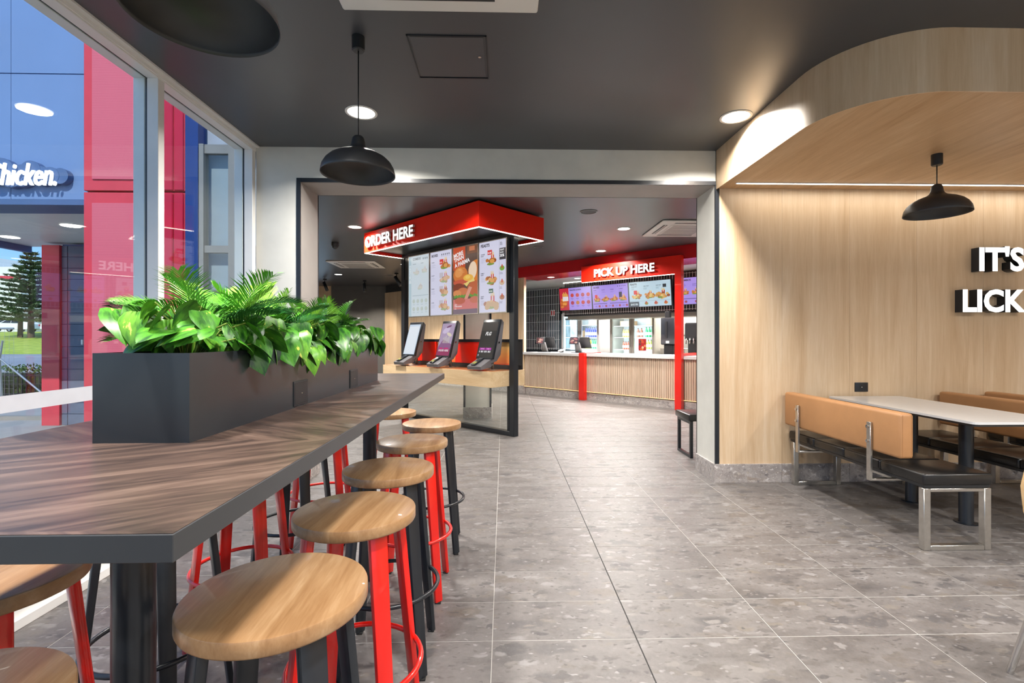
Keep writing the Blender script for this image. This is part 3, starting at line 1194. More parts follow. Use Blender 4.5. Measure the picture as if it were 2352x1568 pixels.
def frond_mesh(L, a0, a1, mat, n=20, lw=.0045, seed=0):
    """pinnate palm frond arching from pitch a0 to a1, lying in the XZ plane"""
    rn = random.Random(seed)
    bm = bmesh.new()
    pts, p = [], Vector((0, 0, 0))
    dirs = []
    for i in range(n + 1):
        a = R(a0 + (a1 - a0) * i / n)
        d = Vector((math.cos(a), 0, math.sin(a)))
        pts.append(p.copy())
        dirs.append(d)
        p = p + d * (L / n)
    # rachis
    for i in range(n):
        w = .0016 * (1 - .7 * i / n)
        a_, b_ = pts[i], pts[i + 1]
        q = [bm.verts.new(a_ + Vector((0, w, 0))), bm.verts.new(a_ - Vector((0, w, 0))), bm.verts.new(b_ - Vector((0, w, 0))), bm.verts.new(b_ + Vector((0, w, 0)))]
        bm.faces.new(q)
    for i in range(3, n + 1):
        for half in (0, .5):
            if i == n and half:
                continue
            t_ = (i + half) / n
            base = pts[i] + dirs[i] * (L / n) * half
            ll = L * .46 * math.sin(math.pi * min(1, .18 + t_ * .74)) ** .7 * rn.uniform(.85, 1.08)
            for side in (1, -1):
                up = Vector((-dirs[i].z, 0, dirs[i].x))
                ang = R(58 - 26 * t_ + rn.uniform(-5, 5))
                d = dirs[i] * math.cos(ang) + Vector((0, side, 0)) * math.sin(ang) + up * .28
                d.normalize()
                wv = dirs[i].cross(d).cross(d).normalized() * lw
                m_ = base + d * ll * .5 + Vector((0, 0, .003))
                tip = base + d * ll - Vector((0, 0, ll * .13))
                v = [bm.verts.new(base - wv * .3), bm.verts.new(m_ - wv * .5), bm.verts.new(tip), bm.verts.new(m_ + wv * .5), bm.verts.new(base + wv * .3)]
                bm.faces.new((v[0], v[1], v[3], v[4]))
                bm.faces.new((v[1], v[2], v[3]))
    me = bpy.data.meshes.new('frond')
    bm.to_mesh(me)
    bm.free()
    me.materials.append(mat)
    return me


rnd = random.Random(11)
FR = [frond_mesh(.23, 66, 8, M_frond, 20, seed=1), frond_mesh(.24, 46, -16, M_frondd, 20, seed=2), frond_mesh(.22, 76, 46, M_frondl, 20, seed=3), frond_mesh(.23, 40, -18, M_frond, 20, seed=4), frond_mesh(.24, 34, -6, M_frondd, 20, seed=5)]
PM = [pothos_mesh(.092, .35, M_leafs[0]), pothos_mesh(.082, .15, M_leafs[0], .4), pothos_mesh(.074, .55, M_leafs[1], .5), pothos_mesh(.064, .3, M_leafs[1])]
PZ = TT + .145
ORD = ['at the end of the trough nearest the camera', 'second from the near end of the trough', 'third from the near end of the trough', 'fourth from the near end of the trough', 'fifth from the near end of the trough', 'at the far end of the trough']


def frond_at(pl, kind, x, y, z, az, pit, sc, tw=0):
    o = link('frond', FR[kind], pl, (x, y, z))
    sc *= .84
    o.scale = (sc, sc, sc)
    o.rotation_euler = (R(tw), R(-pit), R(az))


for k in range(6):
    yc = 1.10 + k * .222
    pm = thing('palm_plant', 'artificial palm with feathery fronds ' + ORD[k], 'plant', (-.70, yc, PZ))
    if k == 0:
        for a in ((1, .02, .02, .05, 172, 4, .80, 0), (4, .0, .05, .05, 196, -2, .74, -8), (3, -.02, .03, .04, 212, -8, .72, 12), (0, .03, .05, .06, 160, 8, .85, 6),
                  (3, .0, .02, .03, 236, -2, .62, 0), (0, .02, .04, .07, 225, 18, .74, 0), (1, .02, .05, .06, 20, 2, .9, 10), (2, .02, .10, .06, 60, -16, 1.0, 0),
                  (2, .03, .12, .05, 20, -8, .9, 20), (0, .0, .08, .05, 100, 4, .9, 0), (4, .03, .08, .06, 350, 4, .8, 0), (1, -.02, .03, .06, 185, 6, .85, 10), (0, .0, .03, .05, 205, -8, .85, -15), (3, .03, .03, .07, 240, 8, .8, 0), (1, .04, .10, .07, 40, 10, .9, 0), (4, .0, .12, .08, 140, 6, .9, 0),
                  (2, -.03, .09, .07, 150, -18, 1.0, 10), (0, .05, .12, .08, 330, 4, .95, 0), (3, .02, .0, .09, 290, 30, .8, 10), (2, .0, .13, .07, 90, -20, .95, -10)):
            frond_at(pm, *a)
    else:
        nfr = 13 if k < 4 else 10
        az0 = rnd.uniform(0, 360)
        for j in range(nfr):
            az = az0 + j * 360 / nfr + rnd.uniform(-14, 14)
            sc = rnd.uniform(.72, .98) * (1.0 if k < 3 else .9)
            if math.cos(R(az)) > .5:
                sc *= .8
            frond_at(pm, (j * 2 + k) % 5, rnd.uniform(-.03, .03), rnd.uniform(-.06, .06), rnd.uniform(.04, .09), az, rnd.uniform(-4, 20), sc, rnd.uniform(-14, 14))
    po = thing('pothos_plant', 'artificial pothos with variegated heart leaves ' + ORD[k], 'plant', (-.69, yc, PZ))
    stems = MB()
    nl = 40 if k < 4 else 32
    for j in range(nl):
        side = rnd.random()
        if side < .66:      # towards the room side
            lx, az = rnd.uniform(.0, .10), rnd.uniform(-70, 60)
        elif side < .8:
            lx, az = rnd.uniform(-.11, 0), rnd.uniform(125, 235)
        else:
            lx, az = rnd.uniform(-.06, .06), rnd.uniform(0, 360)
        ly = rnd.uniform(-.12, .13)
        pitch = rnd.uniform(8, 62)
        lz = rnd.uniform(.04, .115)
        if lx > .05 and k > 0:
            lz = rnd.uniform(.02, .11)
            pitch = rnd.uniform(30, 80)
        if k == 0:
            ly = rnd.uniform(-.115, .12)
            if ly < -.04:
                lx, az, lz = rnd.uniform(-.085, .085), rnd.uniform(200, 340), rnd.uniform(.035, .085)
                pitch = rnd.uniform(-10, 24)
                if rnd.random() < .4:
                    lz, pitch = rnd.uniform(.09, .13), rnd.uniform(35, 65)
        if k == 5 and rnd.random() < .4:
            ly, az = rnd.uniform(.08, .17), rnd.uniform(40, 130)
        o = link('leaf', PM[rnd.choice((0, 0, 0, 1, 1, 2, 3))], po, (lx, ly, lz))
        s_ = rnd.uniform(.62, 1.05)
        o.scale = (s_, s_, s_)
        o.rotation_euler = (R(rnd.uniform(-34, 34)), R(pitch), R(az))
        stems.tube([(0, ly * .2, 0), (lx * .5, ly * .6, lz * .8), (lx, ly, lz)], .0018, 4)
    stems.done('stems', M_stem, po)['kind'] = 'stuff'

# ================================================================== STOOLS
def make_stool(label, color_mat, metal_label):
    o = thing('bar_stool', label, 'stool')
    r = .176
    zt = .74
    mb = MB()
    mb.lathe([(0, zt), (r - .005, zt), (r - .0015, zt - .0015), (r, zt - .005), (r, zt - .028), (r - .002, zt - .032), (r - .006, zt - .034), (0, zt - .034)], 64)
    seat = mb.done('seat', M_seat, o, 40)
    MB().lathe([(.085, zt - .042), (.12, zt - .042), (.12, zt - .034), (.085, zt - .034)], 32, close=True).done('mounting_ring', color_mat, o)
    for sx, sy in ((1, 1), (1, -1), (-1, -1), (-1, 1)):
        top, bot = Vector((.098 * sx, .098 * sy, zt - .036)), Vector((.15 * sx, .15 * sy, .006))
        rad = Vector((sx, sy, 0)).normalized()
        leg = MB().beam(top, bot, .052, .022, up=rad, w1=.040, h1=.018, bev=.004).done('leg', color_mat, o, 30)
        MB().box(bot.x - .013, bot.x + .013, bot.y - .013, bot.y + .013, 0, .008, .002).done('foot_cap', M_rubber, leg)
    MB().ring(.192, .285, .0085, 48, 8).done('foot_ring', color_mat, o, 180)
    index_kids(o)
    return o


red = make_stool('x', M_red, 'red')
blk = make_stool('x', M_blackm, 'black')
used = {'r': False, 'b': False}


def stool(c, x, y, rz, label):
    src = red if c == 'r' else blk
    if not used[c]:
        used[c] = True
        src.location = (x, y, 0)
        src.rotation_euler = (0, 0, R(rz))
        src['label'] = label
        return src
    return dup(src, (x, y, 0), R(rz), label)


stool('b', -.459, 1.01, 3, 'black legged round wooden stool nearest the camera on the room side of the bar table')
stool('r', -.442, 1.481, -4, 'red legged stool second in the row on the room side of the bar table')
stool('b', -.453, 1.954, 2, 'black legged stool third in the row on the room side of the bar table')
stool('r', -.457, 2.479, 0, 'red legged stool fourth in the row on the room side of the bar table')
stool('b', -.433, 2.99, 4, 'black legged stool last in the row, beside the far end of the bar table')
stool('r', -.79, 3.46, 12, 'red legged stool standing beyond the far end of the bar table')
stool('r', -1.12, 1.09, 6, 'red legged stool nearest on the window side of the bar table')
stool('b', -1.12, 1.62, -3, 'black legged stool second on the window side of the bar table')
stool('r', -1.11, 2.12, 5, 'red legged stool third on the window side of the bar table')
stool('b', -1.10, 2.62, -6, 'black legged stool fourth on the window side of the bar table')
stool('r', -1.14, 3.12, 8, 'red legged stool furthest on the window side of the bar table')
stool('b', -.79, .66, 10, 'pale wooden stool seat tucked under the near end of the bar table')

# ================================================================== BOOTH BENCHES + TABLE
def bench(label, x0, y0, y1, flip=1, group=None, back=True, wd=.42):
    """flip=1: backrest on the left (low x), seat to the right; flip=-1 mirrored. x0 = outer edge of the seat"""
    o = thing('booth_bench', label, 'bench', (x0, y0, 0), 0, group)
    L = y1 - y0
    X = lambda a, b_: (min(a * flip, b_ * flip), max(a * flip, b_ * flip))
    a, b_ = X(.0, wd)
    # cushion with soft edges and stitched sections
    n = 4 if L > 1 else 2
    mb = MB()
    for i in range(n):
        ya, yb_ = L * i / n, L * (i + 1) / n
        mb.box(a, b_, ya + .0005, yb_ - .0005, .385, .455, .016, seg=3)
    mb.done('seat_cushion', M_vinyl, o, 60)
    MB().box(a + .012, b_ - .012, .012, L - .012, .368, .386).done('seat_board', M_black, o)
    for yy in (.028, L - .05):
        mb = MB()
        w_ = .042
        mb.box(a + .006, a + .006 + w_, yy - .02, yy + .02, 0, .366, .003)
        mb.box(b_ - .006 - w_, b_ - .006, yy - .02, yy + .02, 0, .366, .003)
        mb.box(a + .006 + w_, b_ - .006 - w_, yy - .02, yy + .02, 0, .03, .003)
        mb.box(a + .006 + w_, b_ - .006 - w_, yy - .02, yy + .02, .345, .366, .003)
        mb.done('leg_frame', M_steel, o, 40)
    if back:
        c, d_ = X(-.045, .045)
        MB().box(c, d_, .12, L - .012, .51, .79, .02, seg=3).done('backrest', M_tan, o, 60)
        mb = MB()
        for fx in (-.028, .028):
            mb.box(fx * 1 + (0) - .001, fx + .001, .119, .1215, .52, .78)
        mb.done('piping', M_tan, o)
        for yy in (.36, L - .22):
            br = MB()
            e, f_ = X(-.062, -.046)
            br.box(e, f_, yy - .018, yy + .018, .315, .70, .002)
            e, f_ = X(-.046, .16)
            br.box(e, f_, yy - .018, yy + .018, .315, .33, .002)
            br.beam((-.048 * flip, yy, .38), (.10 * flip, yy, .325), .012, .006, up=(0, 1, 0))
            br.beam((.10 * flip, yy, .325), (.14 * flip, yy, .372), .012, .006, up=(0, 1, 0))
            b1 = br.done('bracket', M_steel, o, 40)
            for zz in (.575, .67):
                MB().cyl((-.074 * flip, yy, zz), (-.062 * flip, yy, zz), .011, n=12).done('bolt', M_chrome, b1, 40)
    return o


bench('tan backed bench with black seat nearest, seen from behind, left of the white table', 2.47, 2.82, 4.19, 1)
bench('tan backed bench facing the white table from its right side', 3.83, 2.82, 4.19, -1)
bench('third tan backed bench, its back just showing at the right edge', 4.23, 2.82, 4.19, 1)

tb = thing('dining_table', 'white topped booth table with black edge on two round black posts', 'table', (3.13, 3.52, 0))
pts = []
hx, hy, c_ = .32, .665, .03
for cx_, cy_, a0 in ((hx - c_, hy - c_, 0), (-hx + c_, hy - c_, 90), (-hx + c_, -hy + c_, 180), (hx - c_, -hy + c_, 270)):
    for i in range(5):
        a = R(a0 + 90 * i / 4)
        pts.append((cx_ + c_ * math.cos(a), cy_ + c_ * math.sin(a)))
MB().prism(pts, .735, .75).done('tabletop', M_lam, tb)
MB().prism([(x * .985, y * .992) for x, y in pts], .722, .735).done('under_board', M_black, tb)
for y in (-.265, .18):
    MB().lathe([(0, .722), (.04, .722), (.04, .01), (.041, .006), (.066, .006), (.066, 0), (0, 0)], 40, (.012, y, 0)).done('post', M_blackm, tb, 40)

# plywood chair, mostly out of frame on the right ---------------------------
M_ply = wood('bent_plywood', [(196, 156, 104), (214, 178, 128), (226, 196, 150)], (3, 3, 22), .4, coords='Object')
ch = thing('plywood_chair', 'bent plywood chair shell edge showing at the right border', 'chair', (1.735, 1.42, 0), R(0))
# shell: side profile in local YZ extruded over X with curved side edges
prof = [(.40, .80), (.385, .70), (.36, .60), (.33, .52), (.28, .465), (.20, .445), (.05, .45), (-.02, .44)]
mb = MB()
rows = []
for i, (yy, zz) in enumerate(prof):
    hw = .20 if i > 2 else (.15, .185, .198)[i]
    row = []
    for k in range(9):
        u_ = k / 8 * 2 - 1
        row.append((hw * u_, yy - .2 - (.03 if i < 4 else 0) * u_ * u_, zz + (.0 if i < 4 else .012 * u_ * u_)))
    rows.append(row)
vr = [[mb.bm.verts.new(p) for p in row] for row in rows]
for a, c in zip(vr, vr[1:]):
    for k in range(8):
        mb.bm.faces.new((a[k], a[k + 1], c[k + 1], c[k]))
sh = mb.done('shell', M_ply, ch, 180, rz=R(90))
md = sh.modifiers.new('thickness', 'SOLIDIFY')
md.thickness = .011
for sx in (-1, 1):
    for sy in (-1, 1):
        MB().cyl((sx * .12, sy * .12, .435), (sx * .19, sy * .19, 0), .011, n=12).done('leg', M_chrome, ch, 40)
ch.location = (2.085, 1.60, 0)
ch.rotation_euler = (0, 0, R(0))

# ================================================================== FAR ROOM SHELL
KX, KY = 1.62, 10.0            # origin on the counter front line; local x = to the right, y = away
RZ = R(-45)
UX, UY = math.cos(RZ), math.sin(RZ)


def K(u, v, z=0):
    return (KX + u * .70710678 + v * .70710678, KY - u * .70710678 + v * .70710678, z)


# diagonal left wall of the far room and the far walls
MB().prism([(-2.25, WY + WT), (-2.1, WY + WT), (-2.1, 5.35), (-7.4, 10.65), (-7.55, 10.5), (-2.25, 5.2)], 0, CZ).done('wall_west', M_conc)['kind'] = 'structure'
MB().box(-5.35, -3.2, 15.4, 15.55, 0, CZ).done('wall_far', plain('charcoal_panel', (92, 92, 92), .5))['kind'] = 'structure'
o = thing('window_8', None, None, (-7.4, 15.42, 0))
o['kind'] = 'structure'
MB().box(0, 2.04, 0, .1, 2.35, CZ).done('oak_header', M_oakw, o)
MB().box(0, 2.04, .04, .05, 0, 2.35).done('pane', M_glass, o)
MB().box(1.98, 2.04, 0, .1, 0, 2.35).box(.9, .96, 0, .1, 0, 2.35).box(0, .06, 0, .1, 0, 2.35).done('window_frame', M_alu, o)
bpy.data.objects['wall_far']['kind'] = 'structure'
MB().box(-7.6, -7.4, 10.4, 15.5, 0, CZ).done('wall_far_left', M_conc)['kind'] = 'structure'
# oak wall continuing the counter line
ow = thing('wall_diagonal', None, None, K(-1.75, .02), RZ)
ow['kind'] = 'structure'
for i in range(8):
    MB().box(-.718 - i * .72, .0 - i * .72 + (.1 if i == 0 else 0), 0, .08, .17, 2.66).done('wall_panel', M_oakw, ow)
MB().box(-5.7, .1, -.001, .08, 2.66, CZ).done('dark_band', M_dark, ow)
MB().box(-5.7, .1, -.02, .06, 0, .17).done('skirting', M_skirt, ow)

# pillar behind the order station
pi = thing('wall_pillar', None, None, (-.406, 7.92, 0))
pi['kind'] = 'structure'
MB().box(-.205, .205, -.2, .2, .17, CZ).done('shaft', M_conc, pi)
for sx in (-1, 1):
    MB().box(sx * .205 - .016, sx * .205 + .016, -.206, -.18, .17, CZ).done('edge_trim', M_blackm, pi)
MB().box(-.225, .225, -.22, .22, 0, .17, .001).done('stone_base', M_skirt, pi)

# ================================================================== ORDER STATION
NX, NY = -.283, 5.705
def Q(u, v, z=0):
    return (NX + u * .70710678 + v * .70710678, NY - u * .70710678 + v * .70710678, z)


cn = thing('order_canopy', 'red angular canopy over the order screens with white light line', 'canopy', (NX, NY, 0), RZ)
CL, CW = 2.60, 1.165
mb = MB()
for (a, b_, c, d_) in ((-CL, 0, 0, .02), (-CL, 0, CW - .02, CW), (-CL, -CL + .02, .02, CW - .02), (-.02, 0, .02, CW - .02)):
    mb.box(a, b_, c, d_, 2.552, 2.852, .0008)
mb.done('fascia', M_redw, cn)
MB().box(-CL + .02, -.02, .02, CW - .02, 2.60, 2.62).done('underside', M_black, cn)
MB().box(-CL + .1, -.1, .1, CW - .1, 2.62, CZ).done('hanger_box', M_black, cn)
mb = MB()
e = .014
for (a, b_, c, d_) in ((-CL + .004, -.004, .004, .004 + e), (-CL + .004, -.004, CW - .004 - e, CW - .004), (-CL + .004, -CL + .004 + e, .02, CW - .02), (-.004 - e, -.004, .02, CW - .02)):
    mb.box(a, b_, c, d_, 2.543, 2.552)
mb.done('light_line', M_led, cn)
sg = thing('order_sign', 'white raised lettering reading ORDER HERE on the red canopy', 'sign', Q(-2.50, -.001, 2.618), RZ)
sign_letters('ORDER HERE', .155, .03, .026, sg, 1.24, gap=.012, side_mat=M_white)

fr = thing('order_portal', 'black steel portal frame standing around the order counter', 'portal', Q(0, .70), RZ)
P = .042
MB().box(-.11 - P, -.11 + P, -P, P, 0, 2.60, .003).done('post', M_blackm, fr, 40)
MB().box(-2.56 - P, -2.56 + P, -P, P, 0, 2.60, .003).done('post', M_blackm, fr, 40)
MB().box(-2.56 + P, -.11 - P, -P, P, 0, .06, .003).done('bottom_rail', M_blackm, fr, 40)
MB().box(-2.56 + P, -.11 - P, -P, P, 2.54, 2.60, .003).done('top_rail', M_blackm, fr, 40)
MB().box(-.21, -.18, -.02, .02, .06, .84).done('inner_upright', M_blackm, fr, 40)
MB().box(-2.51, -.16, -.004, .004, .06, .635).done('glass_pane', M_glass, fr)
MB().box(-2.51, -.16, -.03, .01, 2.2, 2.54).done('screen_bracket', M_black, fr)

ct = thing('order_counter', 'thick pale oak shelf counter carrying the self service kiosks', 'counter', Q(0, .336), RZ)
MB().box(-2.62, -.156, 0, .62, .64, .838, .001).done('worktop', M_oakh, ct)
MB().box(-2.615, -.16, .005, .615, .8375, .8395).done('top_surface', wood('oak_top_warm', [(150, 96, 56), (170, 116, 74), (186, 134, 92)], (2, 12, 8), .3, coords='Object'), ct)

# screen divider along the rear of the counter
dv = thing('counter_divider', 'red and perforated orange divider screen in a black frame behind the kiosks', 'divider', Q(0, .336 + .46, .8395), RZ)
MB().box(-2.5, -.16, 0, .1, 0, .055, .001).box(-2.5, -.16, 0, .1, .36, .40, .001).box(-2.5, -2.46, 0, .1, .055, .36).done('frame', M_blackm, dv)
MB().box(-.245, -.16, -.03, .13, 0, .40, .002).done('end_box', M_black, dv)
M_org = plain('perforated_orange', (238, 150, 90), .5, var=.2, vs=3)
m, n, b = newmat('perforated_gradient')
v = texco(n, 'Object')
vo = n.nodes.new('ShaderNodeTexVoronoi')
vo.inputs['Scale'].default_value = 55
vo.inputs['Randomness'].default_value = 0
n.links.new(v, vo.inputs['Vector'])
sp = n.nodes.new('ShaderNodeSeparateXYZ')
n.links.new(v, sp.inputs[0])
g1 = ramp(n, sp.outputs[2], [(.06, lin((236, 60, 24))), (.2, lin((240, 140, 70))), (.34, lin((226, 190, 120)))])
dotm = ramp(n, vo.outputs['Distance'], [(.30, (1, 1, 1, 1)), (.36, (0, 0, 0, 1))])
mx = n.nodes.new('ShaderNodeMix')
mx.data_type = 'RGBA'
n.links.new(dotm, mx.inputs[0])
n.links.new(g1, mx.inputs[6])
mx.inputs[7].default_value = lin((250, 214, 110))
n.links.new(mx.outputs[2], b.inputs['Base Color'])
M_perf = m
for i, (a, b_, mm, dy) in enumerate(((-2.46, -2.02, M_redw, .0), (-2.02, -1.86, M_redw, -.02), (-1.86, -1.42, M_perf, .02), (-1.42, -.74, M_redw, 0.0), (-.74, -.25, M_perf, .02))):
    MB().box(a + .002, b_ - .002, .02 + dy, .06 + dy, .056, .36, .001).done('panel', mm, dv)


# menu boards hanging in the frame --------------------------------------------
def menu_board(label, u0, u1, z0, z1, draw, mat, v=.6, org=Q, rz=RZ, tilt=0, frame=M_steel, dep=.05):
    w, h_ = u1 - u0, z1 - z0
    o = thing('menu_board', label, 'screen', org(u0, v, z0), rz)
    if tilt:
        o.rotation_euler = (R(tilt), 0, rz)
    fw = .012
    MB().box(0, w, 0, dep, 0, h_, .002).done('housing', M_black, o)
    MB().box(0, w, -.006, 0, 0, fw).box(0, w, -.006, 0, h_ - fw, h_).box(0, fw, -.006, 0, fw, h_ - fw).box(w - fw, w, -.006, 0, fw, h_ - fw).done('bezel', frame, o)
    p = Print(w - 2 * fw, h_ - 2 * fw, (214, 214, 236))  # pale lavender ground carries the reflection over the hanging boards
    draw(p)
    p.done('screen_picture', mat, o, (fw, -.001, fw))
    return o


DK = (36, 34, 44)
GT = (150, 150, 172)


def d_combos(p):
    w, h_ = p.w, p.h
    p.rect(0, 0, w, h_, (206, 218, 226))  # reflection over this board put into its pale colours
    p.rect(0, 0, w * .13, h_, (180, 202, 212))
    p.text('BURGERS', w * .115, h_ * .55, .05, (226, 234, 238), .03, 90, maxw=.42)
    p.text('COMBOS', w * .2, h_ * .93, .036, (120, 128, 136), .03, maxw=w * .4)
    for i in range(3):
        p.rect(w * (.7 + .09 * i), h_ * .925, w * (.74 + .09 * i), h_ * .955, (130, 140, 148))
    p.text('ORIGINAL', w * .2, h_ * .86, .014, (130, 140, 150), .02)
    p.text('ZINGER', w * .6, h_ * .86, .014, (130, 140, 150), .02)
    bgc = (206, 218, 226)
    for cx_, cz_ in ((.38, .72), (.78, .74), (.58, .47)):
        p.meal(w * cx_, h_ * cz_, w * .16, .82, bgc)
    p.rect(w * .2, h_ * .335, w * .97, h_ * .345, (170, 186, 196))
    for r_ in range(2):
        for c in range(4):
            p.ell(w * (.27 + .2 * c), h_ * (.25 - .13 * r_), w * .07, h_ * .035, (190, 200, 196), 10)
            p.rect(w * (.22 + .2 * c), h_ * (.19 - .13 * r_), w * (.32 + .2 * c), h_ * (.196 - .13 * r_), (160, 176, 186))


def d_boxes(p):
    w, h_ = p.w, p.h
    p.text('BOXES', w * .05, h_ * .925, .036, DK, .035, maxw=w * .3)
    for i in range(5):
        p.rect(w * (.52 + .085 * i), h_ * .93, w * (.555 + .085 * i), h_ * .955, (80, 80, 92))
        p.rect(w * (.52 + .085 * i), h_ * .912, w * (.56 + .085 * i), h_ * .918, GT)
    bgc = (214, 214, 236)
    ys = (.74, .53, .32, .10)
    nm = ('ZINGER BOX', 'BUCKET FOR ONE', 'TENDERS BOX', 'ULTIMATE BOX')
    for i, y in enumerate(ys):
        reflect_wash = (.05, .45, .4, .42)[i]
        p.text(nm[i][:6], w * .06, h_ * (y + .09), .013, (70, 70, 84), .03)
        p.lines(w * .06, h_ * (y + .06), w * .2, 4, (176, 176, 200), .014, .004)
        p.rect(w * .44, h_ * (y + .05), w * .62, h_ * (y + .13), (208, 40, 40) if i == 0 else (196, 190, 200))
        p.meal(w * .68, h_ * (y + .03), w * .27, reflect_wash, bgc)
    p.text('16.95', w * .45, h_ * .81, .02, (250, 240, 240), .02, maxw=w * .15)


def d_burger(p):
    w, h_ = p.w, p.h
    p.rect(0, 0, w, h_, (92, 70, 62))
    p.rect(0, h_ * .66, w * .5, h_, (196, 78, 44))
    p.rect(w * .58, h_ * .88, w, h_, (120, 78, 56))
    p.rect(w * .66, h_ * .92, w * .88, h_ * .985, (196, 120, 84))
    p.rect(0, 0, w, h_ * .22, (206, 120, 118))
    p.rect(0, 0, w, h_ * .07, (122, 104, 120))
    # right burger half
    p.ell(w * .98, h_ * .62, w * .36, h_ * .16, (214, 124, 44), 24)
    p.ell(w * .80, h_ * .63, w * .16, h_ * .13, (236, 212, 184), 20, rot=-8)
    p.ell(w * .92, h_ * .36, w * .34, h_ * .12, (188, 96, 58), 18)
    # left burger: top bun, chicken, sauce, cheese, lettuce, base
    p.ell(w * .34, h_ * .50, w * .36, h_ * .05, (150, 62, 38), 20)
    p.ell(w * .30, h_ * .585, w * .30, h_ * .125, (206, 120, 56), 26)
    p.ell(w * .24, h_ * .62, w * .17, h_ * .07, (224, 150, 84), 20, rot=15)
    p.ell(w * .30, h_ * .47, w * .30, h_ * .045, (196, 88, 64), 20)
    p.ell(w * .22, h_ * .38, w * .26, h_ * .08, (128, 58, 40), 18)
    p.ell(w * .40, h_ * .32, w * .24, h_ * .07, (200, 116, 74), 18)
    p.ell(w * .16, h_ * .31, w * .18, h_ * .05, (214, 138, 86), 16)
    p.poly([(w * .42, h_ * .45), (w * .88, h_ * .47), (w * .84, h_ * .53), (w * .56, h_ * .40), (w * .46, h_ * .44)], (230, 204, 120))
    p.ell(w * .62, h_ * .53, w * .2, h_ * .05, (232, 178, 74), 18)
    p.ell(w * .6, h_ * .54, w * .10, h_ * .028, (240, 200, 100), 14)
    for i in range(9):
        p.ell(w * (.07 + .06 * i), h_ * (.255 + .012 * (i % 2)), w * .05, h_ * .02, (96, 148, 58), 9)
    for i in range(6):
        p.ell(w * (.70 + .06 * i), h_ * (.27 - .012 * (i % 3)), w * .05, h_ * .02, (96, 148, 58), 9)
    p.poly([(w * .46, h_ * .22), (w * .66, h_ * .40), (w * .78, h_ * .38), (w * .60, h_ * .22)], (214, 150, 128))
    p.ell(w * .28, h_ * .195, w * .22, h_ * .05, (186, 96, 76), 18)
    p.ell(w * .88, h_ * .20, w * .2, h_ * .05, (196, 112, 92), 18)
    for i in range(14):
        p.ell(w * random.uniform(.12, .48), h_ * random.uniform(.61, .68), w * .009, h_ * .004, (240, 214, 170), 6)
    for t_, x, z in (('MORE', .03, .845), ('THAN', .05, .78), ('A PARMA', .08, .70)):
        p.text(t_, w * x, h_ * z, .056, (240, 236, 238), .04, rot=11, maxw=w * (.42 if len(t_) < 5 else .68))
    p.text('NEW', w * .06, h_ * .13, .016, (240, 230, 232), .03)
    p.text('PARMA BURGER', w * .06, h_ * .105, .016, (240, 230, 232), .03, maxw=w * .36)
    p.text('5.45', w * .06, h_ * .07, .016, (240, 230, 232), .02)


def d_feasts(p):
    w, h_ = p.w, p.h
    p.text('FEASTS', w * .05, h_ * .93, .04, DK, .035, maxw=w * .34)
    p.rect(w * .745, 0, w * .75, h_, (120, 120, 136))
    p.rect(w * .76, h_ * .72, w * .985, h_ * .88, (60, 58, 66))
    p.text('FEAST', w * .78, h_ * .845, .02, (240, 240, 244), .03, maxw=w * .16)
    p.text('SAVE', w * .78, h_ * .81, .02, (240, 240, 244), .03, maxw=w * .18)
    p.text('35%', w * .775, h_ * .76, .034, (246, 246, 250), .04, maxw=w * .2)
    p.lines(w * .78, h_ * .96, w * .1, 5, (70, 70, 84), .009, .004)
    bgc = (214, 214, 236)
    for i, (y, r_) in enumerate(((.72, .26), (.45, .26), (.12, .34))):
        p.text(('DINNER', 'FAMILY', 'GIANT')[i], w * .06, h_ * (y + .1), .015, (60, 60, 76), .03, maxw=w * .2)
        p.text('FEAST', w * .06, h_ * (y + .075), .015, (60, 60, 76), .03, maxw=w * .16)
        p.lines(w * .06, h_ * (y + .05), w * .2, 6, (176, 176, 200), .012, .0035)
        p.meal(w * .46, h_ * y, w * r_, (0, .12, .45)[i], bgc)
        if i == 2:
            for q in range(8):
                p.ell(w * random.uniform(.25, .68), h_ * random.uniform(.05, .15), w * .09, h_ * .035, (204, 176, 150), 9)
    p.rect(w * .33, h_ * .81, w * .5, h_ * .875, (208, 36, 40))
    p.text('34.95', w * .34, h_ * .825, .022, (250, 240, 240), .03, maxw=w * .14)
    p.rect(w * .38, h_ * .27, w * .54, h_ * .33, (80, 110, 96))
    p.text('49.95', w * .39, h_ * .285, .02, (240, 244, 240), .03, maxw=w * .13)
    for y, c in ((.6, (120, 170, 60)), (.4, (206, 178, 150)), (.2, (176, 130, 104))):
        p.ell(w * .87, h_ * y, w * .09, h_ * .035, c, 12)
        p.rect(w * .85, h_ * y, w * .89, h_ * (y + .05), (196, 70, 50))
        p.lines(w * .78, h_ * (y - .06), w * .14, 3, (120, 120, 140), .01, .0035)


menu_board('tall combos menu screen, palest and leftmost of the four hanging boards', -2.31, -1.757, 1.58, 2.535, d_combos, M_scr)
menu_board('tall boxes menu screen, second from left of the hanging boards', -1.745, -1.222, 1.58, 2.535, d_boxes, M_scr)
menu_board('tall burger poster screen reading MORE THAN A PARMA', -1.212, -.672, 1.58, 2.535, d_burger, M_scr)
menu_board('tall feasts menu screen, rightmost of the four hanging boards', -.662, -.135, 1.58, 2.535, d_feasts, M_scr)


